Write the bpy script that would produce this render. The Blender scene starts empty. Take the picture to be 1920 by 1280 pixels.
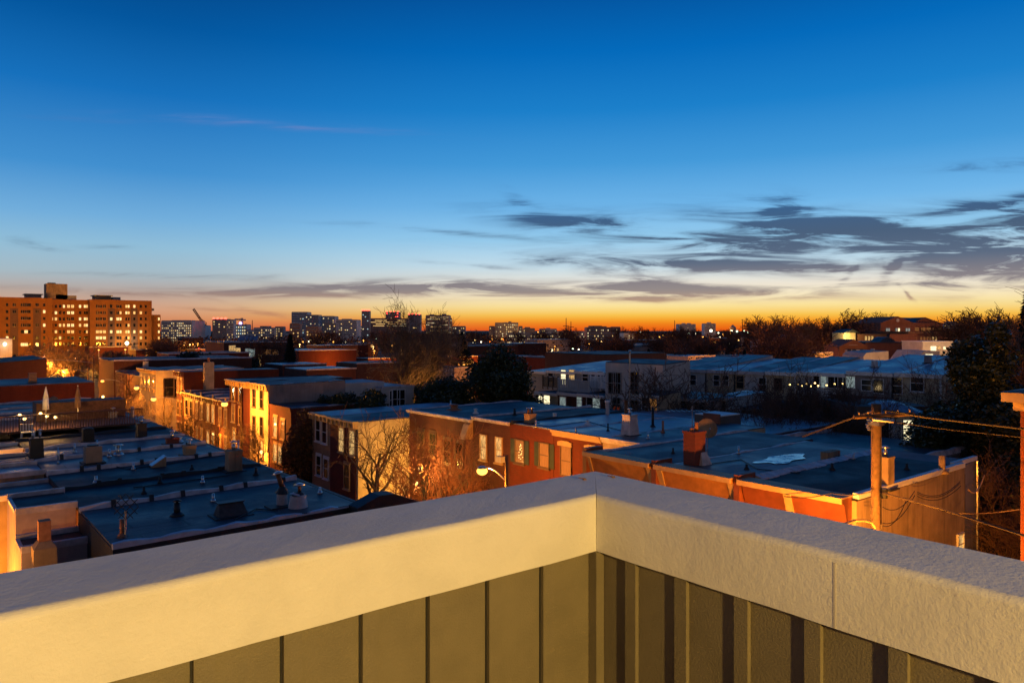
import bpy, math, random
from mathutils import Vector
random.seed(7)
R = random.random
def U(a, b): return a + (b - a) * random.random()
# ---------------------------------------------------------------- survey frame
# world X = u (street width direction), world Y = v (street length direction), Z up, metres
FL, HH, CX, HY = 1380.0, 15.0, 960.0, 618.0
ANG = math.atan(1120 / 1380.0)
CA, SA = math.cos(ANG), math.sin(ANG)
def wp(px, Y):
    s = (px - CX) / FL
    return (Y * (CA * s + SA), Y * (CA - SA * s))
def zof(py, Y): return HH - Y * (py - HY) / FL
def at_u(px, u):
    s = (px - CX) / FL; Y = u / (CA * s + SA); return Y * (CA - SA * s), Y
def at_v(px, v):
    s = (px - CX) / FL; Y = v / (CA - SA * s); return Y * (CA * s + SA), Y
def at_z(px, py, z):
    Y = (HH - z) * FL / (py - HY); u, v = wp(px, Y); return u, v, Y
def pix(u, v): return CX + FL * (CA * u - SA * v) / (SA * u + CA * v)

scn = bpy.context.scene
COL = scn.collection
# ---------------------------------------------------------------- mesh builder
class MB:
    def __init__(s): s.v = []; s.f = []
    def hexa(s, p):
        n = len(s.v); s.v += p
        s.f += [(n, n+3, n+2, n+1), (n+4, n+5, n+6, n+7), (n, n+1, n+5, n+4), (n+1, n+2, n+6, n+5), (n+2, n+3, n+7, n+6), (n+3, n, n+4, n+7)]
        return s
    def box(s, x0, y0, z0, x1, y1, z1):
        return s.hexa([(x0, y0, z0), (x1, y0, z0), (x1, y1, z0), (x0, y1, z0), (x0, y0, z1), (x1, y0, z1), (x1, y1, z1), (x0, y1, z1)])
    def slab(s, x0, x1, y0, y1, zb, za, zc, zb2=None):   # top za at x0, zc at x1
        zb2 = zb if zb2 is None else zb2
        return s.hexa([(x0, y0, zb), (x1, y0, zb2), (x1, y1, zb2), (x0, y1, zb), (x0, y0, za), (x1, y0, zc), (x1, y1, zc), (x0, y1, za)])
    def tube(s, a, b, r0, r1=None, n=8, caps=True):
        r1 = r0 if r1 is None else r1
        a = Vector(a); b = Vector(b); d = b - a
        if d.length < 1e-6: return s
        d.normalize(); t = d.cross(Vector((0, 0, 1)))
        if t.length < .05: t = d.cross(Vector((1, 0, 0)))
        t.normalize(); w = d.cross(t); k = len(s.v)
        for p, r in ((a, r0), (b, r1)):
            for i in range(n):
                q = 2 * math.pi * i / n
                s.v.append(tuple(p + t * (r * math.cos(q)) + w * (r * math.sin(q))))
        for i in range(n):
            j = (i + 1) % n; s.f.append((k+i, k+j, k+n+j, k+n+i))
        if caps: s.f += [tuple(range(k+n-1, k-1, -1)), tuple(range(k+n, k+2*n))]
        return s
    def path(s, pts, r, n=6):
        for a, b in zip(pts, pts[1:]): s.tube(a, b, r, r, n)
        return s
    def prism(s, poly, axis, a, b):      # poly in the other two axes, extruded on axis between a and b
        k = len(s.v); n = len(poly)
        def P(q, t):
            return (t, q[0], q[1]) if axis == 0 else ((q[0], t, q[1]) if axis == 1 else (q[0], q[1], t))
        s.v += [P(q, a) for q in poly] + [P(q, b) for q in poly]
        s.f += [tuple(range(k+n-1, k-1, -1)), tuple(range(k+n, k+2*n))]
        for i in range(n):
            j = (i+1) % n; s.f.append((k+i, k+j, k+n+j, k+n+i))
        return s
    def ball(s, c, r, n=8, m=6, sz=1.0):
        k = len(s.v); cx, cy, cz = c
        s.v.append((cx, cy, cz + r*sz))
        for i in range(1, m):
            th = math.pi*i/m
            for j in range(n):
                ph = 2*math.pi*j/n
                s.v.append((cx+r*math.sin(th)*math.cos(ph), cy+r*math.sin(th)*math.sin(ph), cz+r*sz*math.cos(th)))
        s.v.append((cx, cy, cz - r*sz)); e = len(s.v)-1
        for j in range(n): s.f.append((k, k+1+j, k+1+(j+1) % n))
        for i in range(m-2):
            for j in range(n):
                a = k+1+i*n+j; b = k+1+i*n+(j+1) % n; s.f.append((a, a+n, b+n, b))
        for j in range(n): s.f.append((e, e-n+(j+1) % n, e-n+j))
        return s
    def mesh(s, name, m, off=(0, 0, 0), smooth=False):
        me = bpy.data.meshes.new(name)
        o = off
        me.from_pydata([(x-o[0], y-o[1], z-o[2]) for x, y, z in s.v], [], s.f); me.update()
        if smooth:
            me.polygons.foreach_set('use_smooth', [True]*len(me.polygons))
        if m: me.materials.append(m)
        return me
    def build(s, name, m, parent=None, smooth=False):
        off = (0, 0, 0); q = parent
        while q is not None:
            off = (off[0]+q.location[0], off[1]+q.location[1], off[2]+q.location[2]); q = q.parent
        o = bpy.data.objects.new(name, s.mesh(name, m, off, smooth)); COL.objects.link(o); o.parent = parent
        return o
def put(name, me, parent, loc=(0, 0, 0), rz=0.0, sc=None):
    o = bpy.data.objects.new(name, me); COL.objects.link(o); o.parent = parent; o.location = loc; o.rotation_euler = (0, 0, rz)
    if sc: o.scale = sc
    return o
def thing(name, label, cat, loc, rz=0.0, group=None):
    o = bpy.data.objects.new(name, None); COL.objects.link(o); o.location = loc; o.rotation_euler = (0, 0, rz)
    o.empty_display_size = .3
    return tag(o, label, cat, group)
def tag(o, label, cat, group=None):
    if label: o['label'] = label
    o['category'] = cat
    if group: o['group'] = group
    return o
def struct(name, mb, m):
    o = mb.build(name, m); o['kind'] = 'structure'; return o
# labels of things that repeat across the view: told apart by a landmark and their order from the left
LM = [(20, 'near the left edge'), (90, "below the apartment slab's left half"), (200, "below the apartment slab's middle"), (285, "below the apartment slab's right end"),
      (330, 'below the lit white office block'), (375, 'below the luffing crane'), (412, 'below the red topped dark tower'), (450, 'below the small tower crane'), (500, 'below the low office with yellow strips'),
      (560, 'below the pair of dark slab towers'), (613, 'below the tower with bright edges'), (649, 'below the pale rounded office block'), (685, 'below the slender red topped tower'), (724, 'below the long office with lit floors'),
      (778, 'behind the tall bare tree'), (823, 'below the bright floored dark office'), (870, 'right of the bright floored dark office'), (945, 'below the block with white stair towers'), (1000, 'left of the twin antenna masts'), (1066, 'below the twin antenna masts'),
      (1131, 'below the wide dark hospital block'), (1190, 'right of the wide dark hospital block'), (1240, 'left of the wider slab tower'), (1289, 'below the wider pale slab tower'), (1331, 'below the narrower pale slab tower'), (1374, 'below the church steeple'),
      (1420, 'left of the brown yard trees'), (1465, 'beside the brown yard tree mass'), (1520, 'right of the gable ended house'), (1575, 'below the round crowned horizon tree'), (1620, 'beside the lit school porch'),
      (1700, 'below the gabled school building'), (1770, 'right of the gabled school building'), (1850, 'behind the big evergreen at right'), (1905, 'near the right edge of the photo')]
ORD = ['', 'second', 'third', 'fourth', 'fifth', 'sixth', 'seventh', 'eighth', 'ninth', 'tenth', 'eleventh', 'twelfth', 'thirteenth', 'fourteenth', 'fifteenth', 'sixteenth', 'seventeenth', 'eighteenth', 'nineteenth', 'twentieth']
AUTO = []
def auto(o, base, px): AUTO.append((o, base, px)); return o
def finish_auto():
    g = {}
    for o, b, px in AUTO:
        lm = min(LM, key=lambda t: abs(t[0]-px))[1]; g.setdefault((b, lm), []).append((px, o))
    for (b, lm), l in g.items():
        l.sort(key=lambda t: t[0]); n = len(l)
        for i, (px, o) in enumerate(l):
            if n == 1: o['label'] = f'{b} {lm}'
            elif i == 0: o['label'] = f'{b} {lm}, leftmost'
            elif i == n-1: o['label'] = f'{b} {lm}, rightmost'
            else: o['label'] = f'{b} {lm}, {ORD[min(i, 19)]} from left'
# ---------------------------------------------------------------- materials
def lin(c): return tuple(((x/255.0)/12.92 if x/255.0 <= .04045 else ((x/255.0+.055)/1.055)**2.4) for x in c)
class G:
    """tiny node-expression helper"""
    def __init__(s, nt): s.nt = nt
    def n(s, t, **k):
        x = s.nt.nodes.new(t)
        for a, b in k.items(): setattr(x, a, b)
        return x
    def set(s, sock, v):
        if isinstance(v, bpy.types.NodeSocket): s.nt.links.new(v, sock)
        else: sock.default_value = v
    def m(s, op, a, b=0.0, c=None, clamp=False):
        x = s.n('ShaderNodeMath', operation=op, use_clamp=clamp); s.set(x.inputs[0], a); s.set(x.inputs[1], b)
        if c is not None: s.set(x.inputs[2], c)
        return x.outputs[0]
    def ss(s, x, a, b, lo=0.0, hi=1.0):
        n = s.n('ShaderNodeMapRange', interpolation_type='SMOOTHSTEP'); s.set(n.inputs[0], x)
        for i, q in ((1, a), (2, b), (3, lo), (4, hi)): n.inputs[i].default_value = q
        return n.outputs[0]
    def mix(s, f, a, b, mode='MIX'):
        n = s.n('ShaderNodeMix', data_type='RGBA', blend_type=mode); s.set(n.inputs[0], f)
        for i, q in ((6, a), (7, b)):
            if isinstance(q, bpy.types.NodeSocket): s.nt.links.new(q, n.inputs[i])
            else: n.inputs[i].default_value = (*q[:3], 1)
        return n.outputs[2]
    def noise(s, vec, scale, detail=3.0, rough=.55, dist=0.0):
        n = s.n('ShaderNodeTexNoise'); s.nt.links.new(vec, n.inputs['Vector']); n.inputs['Scale'].default_value = scale
        n.inputs['Detail'].default_value = detail; n.inputs['Roughness'].default_value = rough; n.inputs['Distortion'].default_value = dist
        return n.outputs[0]
    def map(s, vec, scale=(1, 1, 1), rot=(0, 0, 0), loc=(0, 0, 0)):
        n = s.n('ShaderNodeMapping'); s.nt.links.new(vec, n.inputs[0]); n.inputs['Scale'].default_value = scale; n.inputs['Rotation'].default_value = rot; n.inputs['Location'].default_value = loc
        return n.outputs[0]
def base_mat(name):
    m = bpy.data.materials.new(name); m.use_nodes = True; nt = m.node_tree
    return m, nt, nt.nodes['Principled BSDF'], G(nt)
def M(name, col, rough=.8, var=.25, sc=1.5, bump=0.0, bsc=40.0, metal=0.0, spec=.5, streak=0.0, col2=None):
    m, nt, b, g = base_mat(name)
    tc = g.n('ShaderNodeTexCoord').outputs['Object']
    n1 = g.noise(tc, sc, 5, .6); f = g.ss(n1, .3, .7)
    lo = tuple(c*(1-var) for c in col); hi = tuple(min(1, c*(1+var)) for c in col) if col2 is None else col2
    c = g.mix(f, lo, hi)
    if streak:
        n2 = g.noise(g.map(tc, (3, 3, .25)), 1.6, 4, .6); c = g.mix(g.ss(n2, .45, .75, 0, streak), c, tuple(x*.35 for x in col))
    nt.links.new(c, b.inputs['Base Color']); b.inputs['Roughness'].default_value = rough; b.inputs['Metallic'].default_value = metal
    b.inputs['Specular IOR Level'].default_value = spec
    if bump:
        bn = g.n('ShaderNodeBump'); bn.inputs['Strength'].default_value = bump; bn.inputs['Distance'].default_value = .02
        nt.links.new(g.noise(tc, bsc, 4, .6), bn.inputs['Height']); nt.links.new(bn.outputs[0], b.inputs['Normal'])
    return m
def BRICK(name, c1, c2, mort, scale=1.0, streak=.3, bw=.22, bh=.075):
    m, nt, b, g = base_mat(name)
    tc = g.n('ShaderNodeTexCoord').outputs['Object']
    sep = g.n('ShaderNodeSeparateXYZ'); nt.links.new(tc, sep.inputs[0])
    cmb = g.n('ShaderNodeCombineXYZ'); nt.links.new(g.m('ADD', sep.outputs[0], sep.outputs[1]), cmb.inputs[0]); nt.links.new(sep.outputs[2], cmb.inputs[1])
    br = g.n('ShaderNodeTexBrick'); nt.links.new(cmb.outputs[0], br.inputs['Vector'])
    br.inputs['Color1'].default_value = (*c1, 1); br.inputs['Color2'].default_value = (*c2, 1); br.inputs['Mortar'].default_value = (*mort, 1)
    br.inputs['Scale'].default_value = 1.0; br.inputs['Brick Width'].default_value = bw*scale; br.inputs['Row Height'].default_value = bh*scale; br.inputs['Mortar Size'].default_value = .006*scale
    n2 = g.noise(g.map(tc, (1, 1, .5)), .9, 5, .65)
    c = g.mix(g.ss(n2, .35, .7, 0, .55), br.outputs[0], tuple(x*.55 for x in c1))
    n3 = g.noise(g.map(tc, (3, 3, .2)), 1.3, 4, .6); c = g.mix(g.ss(n3, .5, .75, 0, streak), c, tuple(x*.3 for x in c1))
    nt.links.new(c, b.inputs['Base Color']); b.inputs['Roughness'].default_value = .88
    bn = g.n('ShaderNodeBump'); bn.inputs['Strength'].default_value = .35; bn.inputs['Distance'].default_value = .01
    nt.links.new(br.outputs[1], bn.inputs['Height']); bn.invert = True; nt.links.new(bn.outputs[0], b.inputs['Normal'])
    return m
def ROOF(name, col, rough=.45, seams=True, metal=.0, seamd=.35, ang=0.0):
    m, nt, b, g = base_mat(name)
    tc = g.n('ShaderNodeTexCoord').outputs['Object']
    n1 = g.noise(tc, .35, 5, .65, .4); n2 = g.noise(g.map(tc, (1, 4, 1)), 1.3, 5, .7)
    c = g.mix(g.ss(n1, .35, .68), tuple(x*.45 for x in col), tuple(min(1, x*1.3) for x in col))
    c = g.mix(g.ss(n2, .48, .72, 0, .65), c, tuple(x*.45 for x in col))
    hgt = n2
    if seams:
        br = g.n('ShaderNodeTexBrick'); nt.links.new(g.map(tc, (1, 1, 1), (0, 0, ang)), br.inputs['Vector'])
        br.inputs['Scale'].default_value = 1; br.inputs['Brick Width'].default_value = 3.1; br.inputs['Row Height'].default_value = .98; br.inputs['Mortar Size'].default_value = .045; br.inputs['Mortar Smooth'].default_value = .4
        br.inputs['Color1'].default_value = (.62, .62, .62, 1); br.inputs['Color2'].default_value = (1.15, 1.15, 1.15, 1); br.inputs['Mortar'].default_value = (1, 1, 1, 1)
        c = g.mix(1.0, c, br.outputs[0], 'MULTIPLY'); c = g.mix(g.m('MULTIPLY', br.outputs[1], min(1, seamd*2)), c, tuple(x*.12 for x in col))
    nt.links.new(c, b.inputs['Base Color']); nt.links.new(g.ss(n1, .3, .7, rough-.1, rough+.18), b.inputs['Roughness']); b.inputs['Metallic'].default_value = metal
    bn = g.n('ShaderNodeBump'); bn.inputs['Strength'].default_value = .5; bn.inputs['Distance'].default_value = .05
    nt.links.new(g.noise(tc, 2.2, 6, .65), bn.inputs['Height']); nt.links.new(bn.outputs[0], b.inputs['Normal'])
    return m
def E(name, col, st, sample=False):
    m = bpy.data.materials.new(name); m.use_nodes = True; nt = m.node_tree; nt.nodes.clear()
    e = nt.nodes.new('ShaderNodeEmission'); o = nt.nodes.new('ShaderNodeOutputMaterial'); e.inputs[0].default_value = (*col, 1); e.inputs[1].default_value = st
    nt.links.new(e.outputs[0], o.inputs[0])
    if not sample: m.cycles.emission_sampling = 'NONE'
    return m
def GLASS(name, col, em=None, st=0.0, pat=0.0):
    m, nt, b, g = base_mat(name)
    b.inputs['Base Color'].default_value = (*col, 1); b.inputs['Roughness'].default_value = .12; b.inputs['Specular IOR Level'].default_value = .6
    if em:
        tc = g.n('ShaderNodeTexCoord').outputs['Object']
        n1 = g.noise(g.map(tc, (2.2, 1, .8)), 2.4, 4, .65); c = g.mix(g.ss(n1, .36, .64), tuple(x*(1-pat) for x in em), em)
        nt.links.new(c, b.inputs['Emission Color']); b.inputs['Emission Strength'].default_value = st
    m.cycles.emission_sampling = 'NONE'
    return m
brick_red = BRICK('red brick', (.175, .026, .009), (.12, .02, .008), (.12, .055, .03))
brick_dark = BRICK('dark red brick', (.12, .032, .018), (.085, .025, .016), (.09, .06, .045))
brick_far = BRICK('brown brick', (.16, .06, .034), (.12, .045, .027), (.12, .07, .05), 2.0)
brick_tan = BRICK('tan brick', (.42, .27, .15), (.36, .23, .13), (.4, .3, .2), 2.0, .12)
stucco_cream = M('cream stucco', (.52, .42, .28), .9, .18, 1.0, .3, 12, streak=.25)
stucco_grey = M('grey stucco', (.30, .27, .26), .92, .2, .5, .3, 10, streak=.35)
stucco_white = M('white stucco', (.55, .53, .5), .9, .12, .7, .2, 10, streak=.2)
stucco_tan = M('tan stucco with dark runs', (.36, .25, .15), .92, .25, .7, .4, 10, streak=.65)
siding_grey = M('grey siding', (.30, .30, .30), .7, .12, .6)
siding_dark = M('dark siding', (.10, .085, .075), .8, .2, .6)
trim_white = M('white painted trim', (.80, .78, .76), .55, .06, 3)
trim_cream = M('cream painted trim', (.50, .33, .16), .6, .12, 3)
trim_ochre = M('ochre painted cornice', (.40, .17, .05), .6, .2, 2)
trim_brown = M('brown painted trim', (.13, .08, .05), .6, .15, 3)
trim_red = M('brown red painted panels', (.20, .055, .025), .55, .18, 1.5)
shutter_m = M('dark green shutter paint', (.03, .045, .035), .5, .15, 3)
roof_silver = ROOF('silver coated roof', (.165, .17, .185), .45)
roof_mid = ROOF('weathered grey roof', (.082, .084, .094), .52)
roof_dark = ROOF('dark felt roof', (.028, .03, .036), .6)
roof_black = ROOF('black felt roof', (.016, .017, .021), .65, True, 0, .5)
roof_blue = ROOF('pale coated roof', (.34, .38, .44), .36, False)
coat = M('aluminium coated ridge', (.58, .50, .49), .5, .25, 2.0, .5, 6)
coat_dark = M('black flashing tar', (.02, .02, .022), .6, .3, 2, .5, 8)
metal_m = M('galvanised metal', (.55, .56, .58), .3, .12, 4, metal=.9)
rust_m = M('rusty metal', (.20, .09, .04), .7, .4, 6, metal=.3)
black_m = M('black painted metal', (.015, .015, .017), .5, .2, 4)
wood_m = M('weathered pole wood', (.11, .062, .033), .85, .3, 8, .6, 30, streak=.5)
wood_deck = M('brown deck timber', (.12, .055, .03), .75, .3, 5)
cable_m = M('cable sheath', (.045, .03, .022), .6, .1, 3)
asphalt = M('asphalt', (.05, .05, .052), .85, .25, .8, .3, 20)
concrete = M('concrete paving', (.28, .26, .24), .85, .18, .8, .3, 15)
soil = M('dark ground', (.05, .045, .035), .95, .3, .05)
bark = M('tree bark', (.12, .085, .06), .9, .3, 6)
twig = M('bare twigs', (.13, .085, .06), .9, .3, .6)
twig_far = M('far bare twigs', (.13, .062, .04), .95, .3, .3)
leaf_dark = M('dark evergreen leaves', (.035, .06, .025), .5, .5, .9, col2=(.06, .085, .03))
leaf_con = M('conifer needles', (.018, .032, .02), .7, .4, .9)
terracotta = M('clay flue', (.38, .16, .08), .8, .2, 5)
brick_chim = BRICK('chimney brick', (.28, .06, .035), (.2, .045, .03), (.12, .08, .06), .9, .2)
g_dark = GLASS('dark window glass', (.012, .013, .016))
g_lit = GLASS('lit window glass', (.3, .25, .18), (1, .60, .2), .85, .85)
g_white = GLASS('brightly lit window glass', (.4, .38, .3), (1, .86, .5), 1.6, .35)
g_dim = GLASS('dim curtained window glass', (.25, .15, .08), (1, .42, .1), .16, .5)
g_blue = GLASS('cool lit window glass', (.2, .25, .3), (.6, .75, .7), .35, .6)
e_sod = E('sodium lamp glow', (1, .42, .07), 3.4)
e_white = E('white lamp glow', (1, .85, .55), 6)
e_green = E('greenish lamp glow', (.75, 1, .62), 5)
e_red = E('red warning lamp', (1, .05, .03), 10)
e_bulb = E('warm bulb glow', (1, .62, .2), 6)
SOD = (1.0, .33, .03)
LK = {'street lamp': 2.8, 'light': 3.0, 'lantern': 1.6, 'house': 4.5, 'school': 2.5, 'building': 2.5}
def plight(parent, loc, power, col=SOD, r=.12, aim=None):
    l = bpy.data.lights.new('lamp_light', 'SPOT' if aim else 'POINT');
    if aim: l.spot_size = math.radians(165); l.spot_blend = .35
    l.energy = power*LK.get(parent['category'], 1); l.color = col; l.shadow_soft_size = r
    o = bpy.data.objects.new('lamp_light', l); COL.objects.link(o); o.parent = parent; o.location = loc
    if aim: o.rotation_euler = Vector(aim).to_track_quat('-Z', 'Y').to_euler()
    return o
# ---------------------------------------------------------------- camera, sky
cam = bpy.data.cameras.new('camera'); co = bpy.data.objects.new('camera', cam); COL.objects.link(co)
co.location = (0, 0, HH); co.rotation_euler = (math.pi/2, 0, -ANG)
cam.sensor_width = 36; cam.lens = FL/1920*36; cam.shift_y = -22/1920; cam.clip_end = 20000; cam.clip_start = .05
scn.camera = co
w = bpy.data.worlds.new('World'); scn.world = w; w.use_nodes = True; nt = w.node_tree; g = G(nt)
bg = nt.nodes['Background']
vec = g.n('ShaderNodeTexCoord').outputs['Generated']
sp = g.n('ShaderNodeSeparateXYZ'); nt.links.new(vec, sp.inputs[0]); dx, dy, dz = sp.outputs
def dot2(a, b): return g.m('ADD', g.m('MULTIPLY', dx, a), g.m('MULTIPLY', dy, b))
fwd = dot2(SA, CA); rgt = dot2(CA, -SA)
hl = g.m('SQRT', g.m('ADD', g.m('MULTIPLY', dx, dx), g.m('ADD', g.m('MULTIPLY', dy, dy), 1e-5)))
ga = math.atan((1420-CX)/FL); cg = g.m('DIVIDE', g.m('ADD', g.m('MULTIPLY', fwd, math.cos(ga)), g.m('MULTIPLY', rgt, math.sin(ga))), hl)
gf = g.ss(cg, .70, 1.0)
def ramp(fac, stops, k=1.0):
    n = g.n('ShaderNodeValToRGB'); cr = n.color_ramp; nt.links.new(fac, n.inputs[0])
    for i, (p, c) in enumerate(stops):
        e = cr.elements[i] if i < 2 else cr.elements.new(p)
        e.position = p; e.color = (*[x*k for x in lin(c)], 1)
    return n.outputs[0]
def zz(py): return max(0.0, math.sin(math.atan((618-py)/1380.0)))
zf = g.m('MAXIMUM', dz, 0.0)
hot = ramp(zf, [(0, (232, 92, 18)), (zz(608), (240, 126, 26)), (zz(600), (246, 160, 38)), (zz(590), (250, 198, 80)), (zz(575), (252, 226, 150)), (zz(556), (252, 236, 196)), (zz(535), (240, 231, 214)), (zz(500), (200, 224, 236)),
    (zz(450), (152, 206, 240)), (zz(390), (112, 182, 234)), (zz(310), (68, 154, 218)), (zz(210), (26, 128, 203)), (zz(100), (0, 106, 187)), (zz(0), (0, 86, 162)), (.75, (0, 52, 110)), (1, (2, 40, 90))])
cool = ramp(zf, [(0, (196, 104, 70)), (zz(600), (214, 142, 100)), (zz(580), (212, 164, 134)), (zz(555), (184, 166, 156)), (zz(525), (166, 186, 196)), (zz(480), (146, 190, 216)), (zz(430), (114, 174, 220)),
    (zz(350), (66, 144, 208)), (zz(220), (20, 112, 188)), (zz(100), (0, 86, 158)), (zz(0), (0, 69, 135)), (.75, (0, 46, 100)), (1, (2, 40, 90))])
sky = g.mix(gf, cool, hot)
# clouds: soft ellipses on the western sky broken up by stretched noise
fs = g.m('MAXIMUM', fwd, .12)
sx = g.m('DIVIDE', rgt, fs); sz = g.m('DIVIDE', dz, fs)
cmb = g.n('ShaderNodeCombineXYZ'); nt.links.new(sx, cmb.inputs[0]); nt.links.new(sz, cmb.inputs[1]); scv = cmb.outputs[0]
wn = g.m('SUBTRACT', g.noise(g.map(scv, (3, 14, 1)), 1.0, 5, .6), .5)
wn2 = g.m('SUBTRACT', g.noise(g.map(scv, (5, 9, 1), (0, 0, 0), (7, 3, 0)), 1.0, 5, .6), .5)
sxw = g.m('ADD', sx, g.m('MULTIPLY', wn2, .12)); szw = g.m('ADD', sz, g.m('MULTIPLY', wn, .026))
CL = [(1060, 408, 120, 15, 6, .75), (1190, 436, 170, 12, 5, .6), (1350, 464, 110, 15, 2, 1.0), (1455, 398, 32, 26, 10, .7), (1570, 436, 190, 20, 8, .85), (1770, 458, 210, 32, 10, .95), (1880, 412, 100, 20, 6, 1.0),
      (1900, 488, 100, 36, -20, .95), (1350, 498, 170, 9, 2, .95), (1500, 508, 90, 8, 3, .85), (1110, 493, 130, 8, 4, .7), (1010, 546, 330, 14, 1, .95), (1330, 545, 200, 9, 2, .7), (640, 542, 300, 9, -1, .9), (1190, 561, 60, 4, 2, .9), (1190, 521, 70, 7, 5, .7), (1870, 312, 110, 8, -2, .7),
      (1700, 537, 240, 6, 1, .6), (520, 233, 200, 6, 4, .6), (160, 222, 110, 5, 2, .25), (300, 516, 200, 4, 1, .4), (420, 580, 120, 4, 3, .5), (74, 455, 32, 7, 14, .6), (185, 461, 44, 4, 3, .4), (830, 434, 170, 4, 4, .5), (885, 498, 70, 4, 4, .5), (330, 547, 240, 6, 1, .7), (430, 571, 80, 3, 14, .5), (1900, 380, 60, 12, -6, .9), (1880, 440, 60, 26, -35, .7), (1460, 420, 40, 30, 40, .6), (1780, 395, 130, 10, -8, .6), (1010, 392, 60, 9, 25, .6), (1690, 505, 26, 6, -50, .8), (1600, 520, 20, 5, -40, .8), (1705, 548, 14, 4, 50, .8), (1250, 485, 300, 26, 3, .3), (1600, 470, 300, 40, 6, .3)]
tot = None
for (cx, cy, rx, ry, an, de) in CL:
    X0 = (cx-CX)/FL; Z0 = (HY-cy)/FL; a = -math.radians(an); c_, s_ = math.cos(a), math.sin(a)
    a1 = g.m('SUBTRACT', sxw, X0); b1 = g.m('SUBTRACT', szw, Z0)
    p = g.m('MULTIPLY_ADD', a1, c_*FL/rx, g.m('MULTIPLY', b1, s_*FL/rx)); q = g.m('MULTIPLY_ADD', a1, -s_*FL/ry, g.m('MULTIPLY', b1, c_*FL/ry))
    d = g.m('EXPONENT', g.m('MULTIPLY', g.m('MULTIPLY_ADD', p, p, g.m('MULTIPLY', q, q)), -.6))
    tot = g.m('MULTIPLY', d, de) if tot is None else g.m('MULTIPLY_ADD', d, de, tot)
st = g.noise(g.map(scv, (6, 56, 1), (0, 0, -.05)), 1.0, 8, .62, .8)
den = g.m('MULTIPLY', tot, g.ss(st, .32, .70, .12, 1.7))
den = g.m('MINIMUM', g.ss(den, -.08, 1.5), .88)
den = g.m('MULTIPLY', den, g.ss(fwd, .15, .35))
ccol = ramp(zf, [(0, (190, 110, 70)), (zz(575), (186, 140, 112)), (zz(545), (128, 118, 124)), (zz(520), (106, 100, 114)), (zz(495), (62, 74, 104)), (zz(450), (54, 64, 94)), (zz(400), (44, 76, 120)), (zz(310), (60, 104, 158)), (zz(230), (120, 142, 205)), (1, (60, 90, 140))])
sky = g.mix(den, sky, ccol)
# away from the afterglow the sky is darker
eastsky = ramp(zf, [(0, (150, 106, 80)), (.10, (134, 110, 100)), (.25, (92, 98, 116)), (.5, (36, 64, 104)), (.8, (8, 42, 84)), (1, (2, 40, 90))])
sky = g.mix(g.ss(fwd, -.45, .45), eastsky, sky)
nt.links.new(sky, bg.inputs[0]); bg.inputs[1].default_value = 1.0
w.cycles.sampling_method = 'MANUAL'; w.cycles.sample_map_resolution = 512
# ---------------------------------------------------------------- ground and streets
b = MB(); b.box(-7000, -3000, -3, 7000, 9000, 0); struct('ground', b, soil)
b = MB(); b.box(14.5, -60, 0.004, 25.6, 345, .008); struct('street', b, asphalt)
b = MB(); b.box(-40, 9.2, .010, 14.5, 12.4, .014); b.box(25.6, 9.2, .010, 120, 12.4, .014); struct('cross_street', b, asphalt)
b = MB()
for (x0, x1) in ((12.7, 14.5), (25.6, 27.2)):
    b.box(x0, 13.4, 0, x1, 345, .14); b.box(x0, -60, 0, x1, 8.0, .14)
struct('sidewalk', b, concrete)
b = MB(); b.box(-3.5, 13.4, .004, 2.4, 120, .01); struct('rear_alley', b, concrete)
# ---------------------------------------------------------------- our roof terrace
tz = -.742 + HH
cap_m = M('painted stucco coping', (.70, .66, .60), .62, .06, 3, 0, streak=.04)
nt2 = cap_m.node_tree; g2 = G(nt2); bs = nt2.nodes['Principled BSDF']
tc = g2.n('ShaderNodeTexCoord').outputs['Object']
hgt = g2.m('ADD', g2.m('MULTIPLY', g2.noise(tc, 55, 5, .6), .5), g2.m('ADD', g2.m('MULTIPLY', g2.noise(g2.map(tc, (1, 1, .6)), 14, 3, .5), .45), g2.m('MULTIPLY', g2.noise(tc, 160, 2, .5), .12)))
bn = g2.n('ShaderNodeBump'); bn.inputs['Strength'].default_value = .42; bn.inputs['Distance'].default_value = .012
nt2.links.new(hgt, bn.inputs['Height']); nt2.links.new(bn.outputs[0], bs.inputs['Normal'])
clad_m = M('olive fibre cement cladding', (.175, .145, .088), .6, .08, 6, .25, 120)
IU, IV, TH, FH = 2.372, 2.323, .42, .249
home = thing('brick_building', 'near building whose pale stucco parapet and clad walls fill the bottom of the photo', 'building', (-2, -2, 0))
b = MB(); b.box(-9, -9, 0, IU+TH-.05, IV+TH-.05, 13.0); b.build('wall', brick_red, home)
b = MB(); b.box(-8.9, -8.9, 13.0, IU, IV, 13.12); b.build('deck_floor', wood_deck, home)
def coping(name, prof, ax, a, bb, corner):
    # profile in (offset outward, z); mitred at the corner
    k = MB(); n = len(prof); st_ = 60
    for i in range(st_+1):
        t = i/st_
        for (o, z) in prof:
            j = .0008*math.sin(i*1.7+o*9)+.0008*math.sin(i*.61+z*5)
            end = (IU+o) if ax == 0 else (IV+o)
            q = a + (end-a)*t
            k.v.append((q, IV+o+j, z+j) if ax == 0 else (IU+o+j, q, z+j*.7))
    for i in range(st_):
        for m_ in range(n):
            p = (m_+1) % n; q4 = (i*n+m_, i*n+p, (i+1)*n+p, (i+1)*n+m_)
            k.f.append(q4 if ax == 1 else q4[::-1])
    k.f.append(tuple(range(n)) if ax == 0 else tuple(range(n))[::-1])
    return k.build(name, cap_m, home, smooth=False)
def rnd(cx, cz, r, a0, a1, n=6): return [(cx+r*math.cos(math.radians(a0+(a1-a0)*i/n)), cz+r*math.sin(math.radians(a0+(a1-a0)*i/n))) for i in range(n+1)]
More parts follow.
